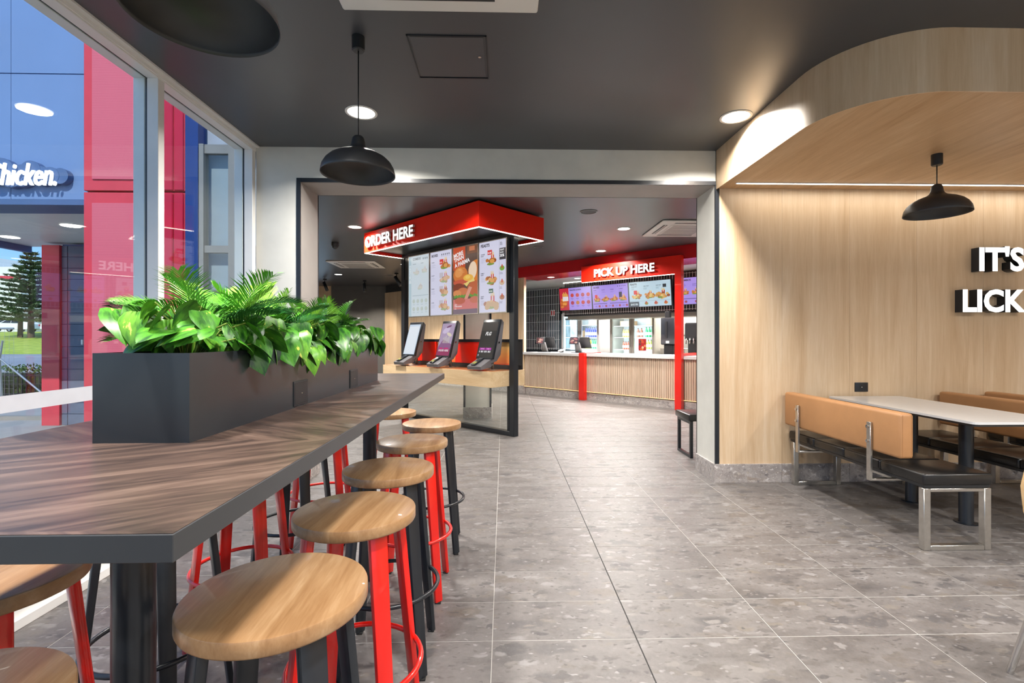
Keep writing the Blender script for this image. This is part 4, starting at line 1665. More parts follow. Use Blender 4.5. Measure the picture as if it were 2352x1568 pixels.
# kiosks ----------------------------------------------------------------------
def kiosk(label, u, draw):
    o = thing('order_kiosk', label, 'kiosk', Q(u, .50, .8395), RZ, 'self service kiosks on the order counter')
    tl_ = R(-16)
    MB().lathe([(0, 0), (.085, 0), (.085, .006), (0, .006)], 28, (.0, .13, 0)).done('base_plate', M_steel, o)
    MB().cyl((.0, .13, .006), (.0, .13, .22), .018, n=16).done('stand_pole', M_steel, o)
    # body wedge (side profile) behind the screen
    prof = [(-.02, .10), (.06, .12), (.13, .20), (.19, .62), (.155, .66), (.12, .66)]
    mb = MB()
    for sx in (-.15, .15):
        pass
    a = [mb.bm.verts.new((-.15, y, z)) for y, z in prof]
    c = [mb.bm.verts.new((.15, y, z)) for y, z in prof]
    mb.bm.faces.new(a)
    mb.bm.faces.new(c[::-1])
    for i in range(len(prof)):
        j = (i + 1) % len(prof)
        mb.bm.faces.new((a[i], a[j], c[j], c[i]))
    bd = mb.done('body', plain('kiosk_grey', (96, 94, 98), .45), o)
    MB().cyl((.150, .10, .36), (.156, .10, .36), .012, n=12).done('lock', M_chrome, bd)
    # screen slab, tilted back
    sc = MB().box(-.155, .155, -.018, .018, 0, .53, .004, seg=2).done('screen', M_blackm, o, 40, loc=(0, -.01, .145))
    sc.rotation_euler = (tl_, 0, 0)
    p = Print(.286, .475, (12, 12, 16))
    draw(p)
    p.done('screen_picture', M_scr, sc, (-.143, -.0192, .02))
    MB().lathe([(0, 0), (.005, 0), (0, .001)], 8).done('camera_eye', M_chrome, sc, loc=(0, -.0185, .512))
    # payment shelf
    prof = [(-.19, .015), (-.03, .04), (.05, .12), (-.01, .15), (-.20, .055)]
    mb = MB()
    a = [mb.bm.verts.new((-.13, y, z)) for y, z in prof]
    c = [mb.bm.verts.new((.13, y, z)) for y, z in prof]
    mb.bm.faces.new(a)
    mb.bm.faces.new(c[::-1])
    for i in range(len(prof)):
        j = (i + 1) % len(prof)
        mb.bm.faces.new((a[i], a[j], c[j], c[i]))
    ps = mb.done('payment_shelf', plain('kiosk_grey', (96, 94, 98), .45), o)
    mb = MB()
    mb.beam((-.03, -.19, .072), (-.03, -.03, .152), .075, .022, bev=.004)
    mb.done('card_reader', M_blackm, ps, 40)
    mb = MB()
    for i in range(3):
        for j in range(3):
            t_ = .08 + j * .1
            mb.box(-.055 + i * .02, -.04 + i * .02, -.19 + .16 * t_ - .005, -.19 + .16 * t_ + .005, .086 + .08 * t_, .092 + .08 * t_)
    mb.done('keypad', plain('keypad_yellow', (206, 200, 120), .5), ps)
    return o


def k_white(p):
    p.rect(.0, 0, p.w, p.h, (206, 222, 240))
    p.rect(.012, .012, p.w - .02, p.h - .03, (232, 240, 250))


def k_promo(p):
    w, h_ = p.w, p.h
    p.rect(0, 0, w, h_, (176, 156, 186))
    p.poly([(0, h_ * .25), (w * .3, h_ * .5), (w, h_ * .35), (w, h_ * .0), (0, 0)], (140, 92, 138))
    p.ell(w * .4, h_ * .78, w * .28, h_ * .09, (206, 190, 220), 16, rot=20)
    p.ell(w * .55, h_ * .9, w * .2, h_ * .03, (120, 70, 110), 12, rot=15)
    p.ell(w * .7, h_ * .65, w * .22, h_ * .05, (222, 210, 190), 16, rot=-20)
    for i in range(6):
        p.rect(w * (.3 + .09 * i), h_ * .38, w * (.34 + .09 * i), h_ * (.55 + .03 * (i % 3)), (206, 200, 190))
    p.rect(0, 0, w, h_ * .2, (150, 48, 96))
    p.rect(w * .12, h_ * .2, w * .4, h_ * .245, (196, 40, 120))
    p.rect(w * .5, h_ * .2, w * .85, h_ * .245, (196, 40, 120))
    p.text('ORDER HERE', w * .1, h_ * .13, .028, (240, 230, 236), .03, maxw=w * .8)


def k_dark(p):
    w, h_ = p.w, p.h
    p.rect(0, 0, w, h_, (20, 20, 22))
    p.rect(0, h_ * .75, w, h_, (52, 47, 44))
    p.text('FLG', w * .28, h_ * .62, .046, (240, 240, 240), .04, maxw=w * .5, shear=.25)
    p.rect(w * .1, h_ * .2, w * .46, h_ * .265, (180, 40, 170))
    p.rect(w * .5, h_ * .2, w * .86, h_ * .265, (180, 40, 170))
    p.text('EAT IN', w * .2, h_ * .222, .012, (240, 220, 240), .02, maxw=w * .2)
    p.text('TAKE', w * .6, h_ * .222, .012, (240, 220, 240), .02, maxw=w * .2)
    for i in range(7):
        x = w * (.1 + .115 * i)
        p.rect(x, h_ * .13, x + w * (.09 if i % 2 else .05), h_ * .18, (220, 220, 226))
    p.rect(w * .05, h_ * .03, w * .12, h_ * .08, (170, 170, 190))


kiosk('self service kiosk with a blank pale screen, leftmost of three', -2.13, k_white)
kiosk('self service kiosk with a mauve food picture, middle of three', -1.30, k_promo)
kiosk('self service kiosk with a black screen, rightmost of three', -.43, k_dark)

# ================================================================== PICK-UP COUNTER
pc = thing('service_counter', 'long service counter with pale vertical slats and white stone top', 'counter', K(0, 0), RZ)
CX0, CX1 = -1.72, 3.4
MB().box(CX0, CX1, .06, .70, .17, .885).done('carcass', M_slat, pc)
mb = MB()
k_ = CX0
while k_ < CX1 - .04:
    mb.box(k_ + .002, k_ + .036, .045, .062, .17, .88, .003)
    k_ += .042
mb.done('slats', M_slat, pc)['kind'] = 'stuff'
MB().box(CX0, CX1, .0, .78, .885, .94, .002).done('worktop', M_lam, pc)
MB().box(CX0, CX1, .05, .6, 0, .14).done('stone_plinth', M_skirt, pc)
MB().box(CX0, CX1, .036, .05, .158, .166).done('plinth_light', emis('warm_led', (255, 206, 150), 1.1), pc)

# red portals in front of the counter
rp = thing('pick_up_portal', 'tall red portal frame with sign board over the counter', 'frame', K(0, -.09), RZ)
MB().box(2.03, 2.15, 0, .10, 0, 2.38, .002).done('post', M_red, rp)
MB().box(2.03, 2.15, .10, .8, .945, .985, .002).done('rail', M_red, rp)
MB().box(2.035, 2.145, .1, .104, .99, 2.38).done('post_liner', M_red, rp)
MB().box(.035, 2.15, 0, .10, 2.38, 2.70, .002).done('sign_board', M_redw, rp)
MB().box(.05, 2.03, .002, .016, 2.372, 2.38).done('light_line', M_led, rp)
o = thing('red_counter_post', 'low red post standing against the counter left of the portal', 'post', K(-.03, -.09), RZ)
MB().box(0, .13, 0, .10, 0, .955, .002).done('post', M_red, o)
MB().box(0, .06, .10, .72, .942, .955, .001).done('top_rail', M_red, o)
o = thing('red_counter_post', 'red post at the right beside the grey jamb', 'post', K(2.46, -.09), RZ)
MB().box(0, .10, 0, .10, 0, .955, .002).done('post', M_red, o)
MB().box(0, .1, .10, .72, .942, .955, .001).done('top_rail', M_red, o)
sg = thing('pick_up_sign', 'white raised lettering reading PICK UP HERE on the red portal', 'sign', K(.36, -.091, 2.462), RZ)
sign_letters('PICK UP HERE', .155, .02, .027, sg, 1.3, gap=.006, side_mat=M_grey)

# bulkhead over the counter: red face, red gloss underside, white kitchen ceiling
bk = thing('ceiling_kitchen', None, None, K(0, 0), RZ)
bk['kind'] = 'structure'
M_redd = plain('deep_red_gloss', (196, 20, 30), .22, var=.03)
MB().box(-1.85, 3.9, .01, .05, 2.64, CZ, .001).done('red_face', M_redd, bk)
MB().box(-1.85, 3.9, .05, .72, 2.64, 2.68).done('red_underside', M_redd, bk)
MB().box(-6, 3.9, .72, 4.6, 2.65, 2.69).done('white_ceiling', M_white, bk)
for u, v, l in ((-1.18, .42, 'downlight in the red counter bulkhead, leftmost of three'), (-.22, .42, 'downlight in the red counter bulkhead left of the pick up sign'), (1.05, .5, 'downlight in the red counter bulkhead over the pick up sign')):
    downlight(*K(u, v)[:2], z=2.64, r=.07, label=l, power=34, group='downlights in the red bulkhead', col=(1, .93, .9))
for u, v, l in ((-.9, 1.05, 'small downlight in the white kitchen ceiling left of the sign'), (2.65, .95, 'small downlight in the white kitchen ceiling at the right jamb'), (.3, 1.0, 'small downlight in the white kitchen ceiling hidden by the sign')):
    downlight(*K(u, v)[:2], z=2.65, r=.07, label=l, power=60, group='downlights in the kitchen ceiling')
o = thing('linear_light', 'slim white linear light in the kitchen ceiling at left', 'light', K(-1.75, 1.6, 2.65), RZ)
MB().box(-.0, .7, 0, .12, -.012, 0).done('diffuser', M_lamp, o)
for u, v in ((-.6, 2.9), (.9, 2.9), (2.4, 2.9)):
    downlight(*K(u, v)[:2], z=2.65, r=.08, label='round downlight deep in the kitchen ceiling, ' + {-.6: 'leftmost', .9: 'middle', 2.4: 'rightmost'}[u], power=80, group='deep kitchen downlights')

# kitchen back wall and side
MB().box(-7, 4.6, 3.2, 3.32, 0, 2.66).box(-5.9, -1.76, 0.10, .2, 0.0, CZ).done('wall_kitchen', plain('kitchen_grey', (160, 158, 152), .4), None, loc=K(0, 0), rz=RZ)['kind'] = 'structure'
# dark wall with wire grid at the left of the kitchen
dw = thing('wall_kitchen_dark', None, None, K(0, 1.55), RZ)
dw['kind'] = 'structure'
MB().box(-5.5, -2.36, .9, .98, 0, 2.65).box(-1.72, 3.6, .06, .12, 1.80, 2.65).done('dark_backing', plain('near_black', (20, 20, 22), .5), dw)
gr = thing('wire_grid', 'black backed steel wire grid screen behind the counter, left', 'screen', K(0, 1.55), RZ)
mb = MB()
u = -4.2
while u < -2.3:
    mb.box(u - .006, u + .006, .6, .608, .94, 2.62)
    u += .062
for z in (.98, 1.22, 1.46, 1.70, 1.94, 2.18, 2.42, 2.60):
    mb.box(-4.2, -2.3, .592, .6, z - .004, z + .004)
mb.done('wire_mesh', M_alu, gr)['kind'] = 'stuff'
mb = MB()
u = -1.72
while u < 3.5:
    mb.box(u - .004, u + .004, .0, .008, 1.84, 2.62)
    u += .062
for z in (1.86, 2.60):
    mb.box(-1.72, 3.5, .008, .016, z - .004, z + .004)
gr2 = thing('wire_grid', 'long strip of steel wire grid behind the purple menu screens', 'screen', K(0, 1.55), RZ)
mb.done('wire_mesh', M_alu, gr2)['kind'] = 'stuff'
# steel bulkhead under the menus
o = thing('steel_hood', 'long stainless steel bulkhead under the counter menu screens', 'hood', K(0, 1.75), RZ)
MB().box(-1.72, 3.5, 0, .5, 1.72, 1.84, .004).done('hood_body', M_satin, o)
# dark mirror-like window at far left of the kitchen
wd = thing('window_9', None, None, K(-2.95, 2.2), RZ)
wd['kind'] = 'structure'
MB().box(0, 1.05, 0.2, .22, .95, 1.75).done('pane', plain('bright_window_glass', (140, 160, 170), .08, var=.5, vs=3, metal=.6), wd)
MB().box(-.04, 1.09, .18, .2, .91, .95).box(-.04, 1.09, .18, .2, 1.75, 1.79).box(-.04, 0, .18, .2, .95, 1.75).box(1.05, 1.09, .18, .2, .95, 1.75).done('window_frame', M_black, wd)
# fire notice
o = thing('fire_notice', 'small red and white notice hung on the wire grid', 'sign', K(-2.60, 2.13, 1.86), RZ)
p = Print(.16, .16, (236, 236, 232))
p.rect(.02, .02, .06, .14, (206, 36, 32)).rect(.10, .02, .14, .14, (206, 36, 32)).rect(.065, .04, .095, .13, (250, 250, 250))
p.done('notice_print', M_ink, o)
MB().box(0, .16, .001, .004, 0, .16).done('notice_plate', M_white, o)


# counter menu screens (landscape)
def l_base(p, title, bgc):
    w, h_ = p.w, p.h
    p.rect(0, 0, w, h_, bgc)
    if title:
        p.text(title[0], w * title[1], h_ * .88, .038, DK, .035, maxw=w * .36)


PUR = (172, 148, 236)


def l_snacks(p):
    w, h_ = p.w, p.h
    l_base(p, None, PUR)
    p.rect(0, 0, w * .3, h_, (198, 40, 62))
    p.ell(w * .13, h_ * .35, w * .12, h_ * .2, (206, 104, 30), 12)
    for i in range(10):
        p.ell(w * random.uniform(.03, .25), h_ * random.uniform(.15, .5), w * .05, h_ * .06, random.choice([(214, 120, 40), (230, 150, 60), (180, 80, 26)]), 9)
    for i in range(6):
        p.rect(w * (.1 + .03 * i), h_ * .55, w * (.12 + .03 * i), h_ * random.uniform(.7, .85), (236, 190, 80))
    p.rect(w * .1, h_ * .42, w * .28, h_ * .62, (226, 220, 224))
    p.text('SNACKS & SIDES', w * .34, h_ * .87, .034, DK, .035, maxw=w * .42)
    for r_ in range(2):
        for c in range(4):
            x, y = w * (.41 + .165 * c), h_ * (.66 - .34 * r_)
            p.ell(x, y, w * .055, h_ * .09, random.choice([(196, 50, 50), (196, 120, 50), (176, 40, 70)]), 8)
            p.rect(x - w * .05, y - h_ * .15, x + w * .04, y - h_ * .135, (90, 70, 150))
            p.rect(x - w * .02, y - h_ * .19, x + w * .02, y - h_ * .18, (90, 70, 150))


def l_boxes(p):
    w, h_ = p.w, p.h
    l_base(p, ('BOXES', .04), PUR)
    for i in range(5):
        p.rect(w * (.72 + .05 * i), h_ * .89, w * (.735 + .05 * i), h_ * .93, DK)
    for i in range(4):
        x = w * (.14 + .24 * i)
        p.text(('ZINGER', 'BUCKET', 'TENDERS', 'ULTIMATE')[i], x - w * .1, h_ * .78, .016, (60, 44, 110), .03, maxw=w * .16)
        p.lines(x - w * .1, h_ * .72, w * .12, 3, (140, 118, 206), .012, .004)
        p.meal(x, h_ * .38, w * .12, 0, PUR)
    p.rect(w * .08, h_ * .46, w * .15, h_ * .6, (220, 34, 50))
    p.rect(w * .76, h_ * .44, w * .84, h_ * .66, (40, 32, 60))
    p.rect(w * .03, h_ * .2, w * .42, h_ * .22, (60, 44, 110))
    p.rect(w * .5, h_ * .2, w * .97, h_ * .22, (60, 44, 110))
    for i in range(5):
        p.ell(w * (.2 + .19 * i), h_ * .1, w * .03, h_ * .05, (160, 70, 90), 8)
        p.lines(w * (.08 + .19 * i), h_ * .12, w * .07, 3, (90, 70, 150), .012, .004)


def l_feasts(p):
    w, h_ = p.w, p.h
    c = (192, 218, 232)
    l_base(p, ('FEASTS', .03), c)
    for i, (x, r_) in enumerate(((.2, .13), (.5, .14), (.8, .17))):
        p.text(('DINNER FEAST', 'FAMILY FEAST', 'GIANT FEAST')[i], w * (x - .14), h_ * .80, .015, DK, .03, maxw=w * .18)
        p.lines(w * (x - .14), h_ * .75, w * .1, 4, (130, 156, 170), .012, .004)
        p.meal(w * x, h_ * .42, w * r_, 0, c)
        for q in range(6):
            p.ell(w * (x + random.uniform(-r_, r_) * .8), h_ * random.uniform(.33, .5), w * .035, h_ * .045, random.choice([(214, 170, 84), (196, 140, 60), (226, 196, 120)]), 8)
    p.rect(w * .12, h_ * .5, w * .2, h_ * .66, (220, 40, 44))
    p.rect(w * .82, h_ * .72, w * .9, h_ * .85, (50, 56, 62))
    p.rect(0, h_ * .22, w, h_ * .225, (60, 66, 72))
    p.rect(0, 0, w * .24, h_ * .2, (70, 84, 96))
    p.text('SAVE 35%', w * .03, h_ * .06, .04, (206, 224, 232), .04, maxw=w * .18)
    for i in range(3):
        p.ell(w * (.42 + .23 * i), h_ * .12, w * .045, h_ * .06, ((150, 150, 60), (196, 120, 96), (206, 130, 50))[i], 10)
        p.rect(w * (.4 + .23 * i), h_ * .1, w * (.43 + .23 * i), h_ * .2, (196, 60, 50))


def l_combos(p):
    w, h_ = p.w, p.h
    l_base(p, ('COMBOS', .04), PUR)
    for i in range(4):
        p.meal(w * (.12 + .23 * i), h_ * .44, w * .11, 0, PUR)
        p.lines(w * (.06 + .23 * i), h_ * .76, w * .1, 3, (90, 70, 150), .02, .005)
        p.ell(w * (.14 + .22 * i), h_ * .1, w * .03, h_ * .05, (160, 70, 90), 8)
    p.rect(w * .03, h_ * .2, w * .97, h_ * .22, (60, 44, 110))


for u0, u1, fn, l in ((-1.72, -.745, l_snacks, 'purple snacks and sides menu screen with red food picture'), (-.74, .235, l_boxes, 'purple boxes menu screen above the bottle fridge'),
                      (.24, 1.245, l_feasts, 'pale blue feasts menu screen under the pick up sign'), (1.40, 2.40, l_combos, 'purple combos menu screen cut by the grey jamb')):
    menu_board(l, u0, u1, 1.935, 2.495, fn, M_scr, v=1.44, org=K, tilt=6, frame=M_black, dep=.06)

# ---- fridges ------------------------------------------------------------------
M_frw = plain('fridge_interior_white', (226, 234, 240), .4)
M_frl = emis('fridge_light', (228, 240, 255), 1.6)


def fridge(label, u0, u1, v, htop, frame_m, shelves, side_m):
    o = thing('drinks_fridge', label, 'fridge', K(u0, v), RZ)
    w, dpt = u1 - u0, .60
    MB().box(0, .04, 0, dpt, .1, htop).box(w - .04, w, 0, dpt, .1, htop).box(.04, w - .04, dpt - .04, dpt, .1, htop).box(.04, w - .04, 0, dpt, htop - .05, htop).box(.04, w - .04, 0, dpt, .1, .22).done('cabinet', side_m, o)
    MB().box(.041, w - .041, dpt - .05, dpt - .041, .22, htop - .051).done('liner', M_frw, o)
    MB().box(0.02, w - .02, .03, dpt - .05, 0, .1).done('kick_panel', M_black, o)
    for z in shelves:
        MB().box(.042, w - .042, .09, dpt - .052, z - .012, z).done('shelf', M_alu, o)
    for a in (0, 1):
        x0, x1 = w * .5 * a + .003, w * .5 * (a + 1) - .003
        dr = MB()
        f_ = .062
        dr.box(x0, x1, -.04, -.002, .2, .2 + f_, .002).box(x0, x1, -.04, -.002, htop - .03 - f_, htop - .03, .002)
        dr.box(x0, x0 + f_, -.04, -.002, .2 + f_, htop - .03 - f_, .002).box(x1 - f_, x1, -.04, -.002, .2 + f_, htop - .03 - f_, .002)
        d_ = dr.done('door', frame_m, o, 40)
        MB().box(x0 + f_, x1 - f_, -.022, -.018, .2 + f_, htop - .03 - f_).done('glass_pane', M_glassf, d_)
        hx_ = x1 - .03 if a == 0 else x0 + .03
        MB().box(hx_ - .012, hx_ + .012, -.065, -.042, 1.05, 1.45, .004).done('handle', M_steel, d_, 40)
        MB().box(x0 + f_ - .03, x0 + f_ - .018, .004, .02, .3, htop - .14).done('light_tube', M_frl, o)
    l = bpy.data.lights.new('fridge_lamp', 'AREA')
    l.shape = 'RECTANGLE'
    l.size, l.size_y, l.energy, l.color = w * .8, 1.4, 26, (.9, .96, 1)
    lo = bpy.data.objects.new('fridge_lamp', l)
    lo.location = (w / 2, .0, htop / 2 + .2)
    lo.rotation_euler = (R(90), 0, 0)
    lo.parent = o
    COL.objects.link(lo)
    return o


f1 = fridge('two door glass drinks fridge at the left behind the tills', -2.33, -1.12, 2.3, 1.94, M_alu, (.66, .98, 1.28, 1.60), M_alu)
f2 = fridge('steel framed two door drinks fridge right of the first fridge', -.80, .41, 2.3, 1.93, M_satin, (.66, .98, 1.28, 1.56), M_satin)
BOT = {}
COUNT = {}


def bottle(kind, u, v, z, col, label, group, cap=(40, 40, 44), h_=.24, r_=.032, first=BOT):
    key = (kind, col)
    cnt_ = COUNT[group] = COUNT.get(group, -1) + 1
    label = label + ', ' + ('leftmost', 'second from left', 'third from left', 'fourth from left', 'fifth from left', 'sixth from left', 'seventh from left')[cnt_]
    if key not in first:
        m = plain('drink_%d_%d_%d' % col, col, .15, var=.04, coat=.6)
        mc = plain('cap_%d_%d_%d' % cap, cap, .4)
        o = thing('drink_bottle', label, 'bottle', K(u, v, z), RZ, group)
        k = h_ / .24
        MB().lathe([(0, 0), (r_ * .9, 0), (r_, .008 * k), (r_, .14 * k), (r_ * .8, .17 * k), (r_ * .42, .20 * k), (r_ * .4, .222 * k), (0, .222 * k)], 12).done('body', m, o, 60)
        MB().lathe([(0, .222 * k), (r_ * .46, .222 * k), (r_ * .46, .24 * k), (0, .24 * k)], 10).done('cap', mc, o)
        MB().lathe([(r_ + .0006, .05 * k), (r_ + .0006, .12 * k)], 12).done('label_band', plain('label_white', (226, 226, 226), .5) if kind != 'a' else mc, o)
        index_kids(o)
        first[key] = o
        return o
    return dup(first[key], K(u, v, z), RZ, label, group)


# f1 right-hand bay: bottles in front rows
for i in range(4):
    bottle('w', -2.12 + i * .085, 2.42, 1.60, (196, 214, 222), 'clear red capped bottle on the left fridge top shelf', 'water bottles top shelf', cap=(200, 40, 40), h_=.26, r_=.036)
for i in range(7):
    bottle('b', -1.62 + i * .066, 2.42, 1.28, (50, 56, 190), 'blue drink bottle on the middle shelf of the left fridge', 'blue bottles middle shelf', h_=.26)
for i in range(7):
    c, w = ((206, 206, 60), 'yellow') if i < 3 else ((60, 176, 96), 'green')
    bottle('g', -1.62 + i * .066, 2.42, .98, c, '%s drink bottle on the lower shelf of the left fridge' % w, '%s bottles lower shelf' % w, h_=.25)
# cardboard cartons
M_card = plain('cardboard', (190, 156, 122), .8, var=.06)
for u, z, w_, h_, l in ((-1.57, 1.60, .42, .24, 'brown cardboard carton on the top shelf of the left fridge'), (-2.06, 1.28, .12, .13, 'small carton on the middle shelf, left one'), (-1.93, 1.28, .14, .18, 'small carton on the middle shelf, taller one'), (-2.0, .98, .22, .16, 'cardboard carton on the lower shelf of the left fridge')):
    o = thing('carton', l, 'box', K(u, 2.45, z), RZ)
    MB().box(0, w_, 0, .25, 0, h_, .002).done('box_body', M_card, o)
    MB().box(w_ * .1, w_ * .38, -.0015, 0, h_ * .15, h_ * .85).done('paper_label', M_white, o)
for i in range(4):
    bottle('r', -.50 + i * .062, 2.42, .98, (176, 60, 30), 'small red drink bottle on the lower shelf of the steel fridge', 'red bottles lower shelf', h_=.2, r_=.028)
for i in range(4):
    bottle('y', -.50 + i * .062, 2.42, 1.28, (206, 176, 60), 'amber drink bottle on the middle shelf of the steel fridge', 'amber bottles middle shelf', h_=.2, r_=.028)
for i in range(5):
    bottle('l', -.04 + i * .07, 2.42, 1.0, (150, 170, 50), 'olive drink bottle on the lower shelf of the steel fridge', 'olive bottles lower shelf', h_=.22)
for i in range(3):
    bottle('e', .12 + i * .075, 2.42, 1.28, (20, 150, 80), 'bright green bottle on the middle shelf of the steel fridge', 'bright green bottles middle shelf', h_=.24, r_=.034)
for i in range(2):
    bottle('c', -.10 + i * .09, 2.42, 1.28, (120, 60, 36), 'brown bottle on the middle shelf of the steel fridge', 'brown bottles middle shelf', h_=.22, r_=.036)
for u, z, w_, h_, l in ((-.02, 1.28, .0, .0, ''), (.1, 1.56, .2, .2, 'cardboard carton on the top shelf of the steel fridge, right door'), (-.62, 1.56, .34, .12, 'flat cardboard carton on the top shelf of the steel fridge, left door')):
    if not l:
        continue
    o = thing('carton', l, 'box', K(u, 2.45, z), RZ)
    MB().box(0, w_, 0, .25, 0, h_, .002).done('box_body', M_card, o)
    MB().box(w_ * .1, w_ * .5, -.0015, 0, h_ * .2, h_ * .8).done('paper_label', M_white, o)
o = thing('food_poster', 'small colourful food card stuck on the steel fridge door', 'poster', K(.0, 2.255, .96), RZ)
p = Print(.2, .28, (176, 40, 40))
for i in range(10):
    p.ell(random.uniform(.03, .17), random.uniform(.03, .25), .03, .03, random.choice([(220, 140, 80), (206, 90, 50), (240, 210, 170), (90, 70, 60)]), 8)
p.done('poster_print', M_ink, o)
MB().box(0, .2, .001, .003, 0, .28).done('poster_backing', M_white, o)


# ---- tills ---------------------------------------------------------------------
def till(label, u, v):
    o = thing('till_terminal', label, 'till', K(u, v, .94), RZ)
    MB().box(-.11, .11, -.02, .20, 0, .012, .003).done('base', M_blackm, o)
    mb = MB()
    mb.beam((0, .12, .01), (0, .05, .22), .16, .05, up=(0, 1, 0), w1=.12, h1=.04, bev=.006)
    mb.done('stand', M_grey, o, 40)
    s = MB().box(-.12, .12, -.012, .012, -.08, .08, .004).done('customer_display', M_blackm, o, 40, loc=(-.02, -.02, .26))
    s.rotation_euler = (R(-14), 0, 0)
    p = Print(.2, .13, (90, 40, 60))
    for i in range(6):
        p.ell(random.uniform(.03, .17), random.uniform(.02, .11), .04, .02, random.choice([(200, 120, 120), (150, 50, 60), (220, 170, 150)]), 10)
    p.done('screen_picture', M_scr, s, (-.1, -.0135, -.065))
    m_ = MB().box(-.17, .17, -.014, .014, -.13, .13, .004).done('operator_screen', M_black, o, 40, loc=(.1, .16, .22))
    m_.rotation_euler = (R(22), 0, 0)
    return o


till('black till terminal on the counter at the left, by the order station', -1.38, .33)
till('black till terminal on the counter left of the low red post', -.42, .33)
o = thing('card_terminal', 'pale card payment terminal between the two tills', 'card reader', K(-.78, .22, .94), RZ)
MB().beam((0, 0, .03), (0, .14, .075), .08, .03, bev=.006).done('terminal_body', M_white, o, 40)
MB().box(-.03, .03, .05, .11, .0, .04).done('terminal_stand', M_black, o)
MB().beam((0, .075, .0745), (0, .125, .0905), .055, .004).done('terminal_display', M_blackm, o)

# ---- right end of the kitchen: dispenser, steel units, column ---------------------
o = thing('coffee_dispenser', 'tall black drinks machine behind the counter left of the red post', 'machine', K(1.05, 1.25, .0), RZ)
MB().box(0, .34, 0, .4, 0.0, .86, .004).done('stand_cabinet', M_steel, o)
MB().box(.05, .36, -.04, .36, 1.12, 1.68, .02, seg=2).done('machine_head', M_blackm, o, 40)
MB().box(.1, .3, .0, .3, .86, 1.12, .01).done('machine_base', M_black, o)
MB().box(.16, .2, -.055, -.04, 1.25, 1.6, .003).done('dispense_panel', M_black, o)
MB().box(.17, .24, -.045, -.04, 1.15, 1.2).done('logo_plate', M_white, o)
MB().box(.1, .2, .05, .15, 1.68, 1.82, .01).done('hopper', M_black, o)
for u, l in ((.48, 'tall stainless steel prep unit right of the steel fridge'), (2.35, 'stainless steel unit at the right jamb')):
    o = thing('steel_unit', l, 'unit', K(u, 2.4), RZ)
    MB().box(0, .6, 0, .6, .9, 1.02, .003).done('unit_top', M_satin, o)
    MB().box(.02, .58, .02, .58, .1, .9).done('unit_body', M_satin, o)
    MB().box(0, .6, .5, .6, 1.3, 1.34, .002).done('unit_shelf', M_satin, o)
    MB().box(.0, .04, .5, .54, 1.02, 1.5).box(.56, .6, .5, .54, 1.02, 1.5).done('unit_post', M_steel, o)
    for a in (0, 1):
        MB().box(.03 + .27 * a, .29 + .27 * a, .005, .02, .15, .86, .002).done('unit_door', M_satin, o)
o = thing('ice_machine', 'white boxy drinks tower with dark panel beside the right jamb', 'machine', K(2.05, 1.15, .94), RZ)
MB().box(0, .5, 0, .45, .55, .85, .01).done('tower_head', M_white, o, 40)
MB().box(0, .06, 0, .4, 0, .55).box(.44, .5, 0, .4, 0, .55).done('tower_legs', M_white, o)
MB().box(.08, .42, .1, .4, .05, .54).done('tower_body', M_steel, o)
MB().cyl((-.06, .0, .0), (-.06, .0, .62), .035, n=16).done('grey_pipe', M_grey, o, 40)
MB().box(.2, .3, -.004, 0, .68, .78).done('button_panel', M_black, o)
MB().box(-.1, .9, -.2, .6, -.94, -.0).done('plinth', M_satin, o)
o = thing('dark_machine', 'black jumble of dispenser taps behind the tall red post', 'machine', K(1.62, 1.2, .94), RZ)
MB().box(0, .34, 0, .4, .28, .62, .02).box(.05, .3, .05, .35, 0, .28).done('machine_body', M_black, o)
for i in range(4):
    MB().cyl((.05 + i * .075, -.04, .2), (.05 + i * .075, -.02, .32), .014, n=10).done('tap', M_chrome, o)
MB().box(0, .3, -.05, .4, -.94, 0).done('support_unit', M_satin, o)

# black bench just behind the right jamb
o = thing('waiting_bench', 'black bench with dark frame behind the right jamb of the opening', 'bench', (1.93, 5.05, 0))
MB().box(0, 1.6, 0, .42, .385, .455, .014, seg=2).done('seat_cushion', M_vinyl, o, 60)
for x in (.02, 1.53):
    MB().box(x, x + .03, .02, .05, 0, .385).box(x, x + .03, .37, .40, 0, .385).box(x, x + .03, .05, .37, 0, .03).box(x, x + .03, .05, .37, .355, .385).done('leg_frame', M_blackm, o)
# wall behind that bench and second-room right side
MB().box(2.02, XR, 5.6, 5.7, 0, CZ).done('wall_inner', M_conc)['kind'] = 'structure'
bpy.data.objects['wall_inner'].location = (0.6, 0, 0)

# ================================================================== OUTSIDE
M_navy = plain('navy_render', (70, 96, 140), .55, var=.04)
M_fasc = plain('navy_fascia_hazed', (104, 132, 178), .55, var=.05, vs=1)  # navy wall coloured light blue, for haze and reflection on the window
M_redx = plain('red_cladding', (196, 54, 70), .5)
M_asph = plain('asphalt', (150, 150, 150), .9, var=.08, vs=2, bmp=.3)
M_road = plain('road_grey', (132, 138, 148), .9, var=.06, vs=1)
M_pave = plain('light_paving', (140, 138, 134), .85, var=.06, vs=2)
m, n, b = newmat('lawn')
v = texco(n, 'World')
n.links.new(ramp(n, noise(n, v, 1.5, 5), [(.3, lin((128, 150, 40))), (.7, lin((176, 190, 70)))]), b.inputs['Base Color'])
b.inputs['Roughness'].default_value = .9
M_grass = m

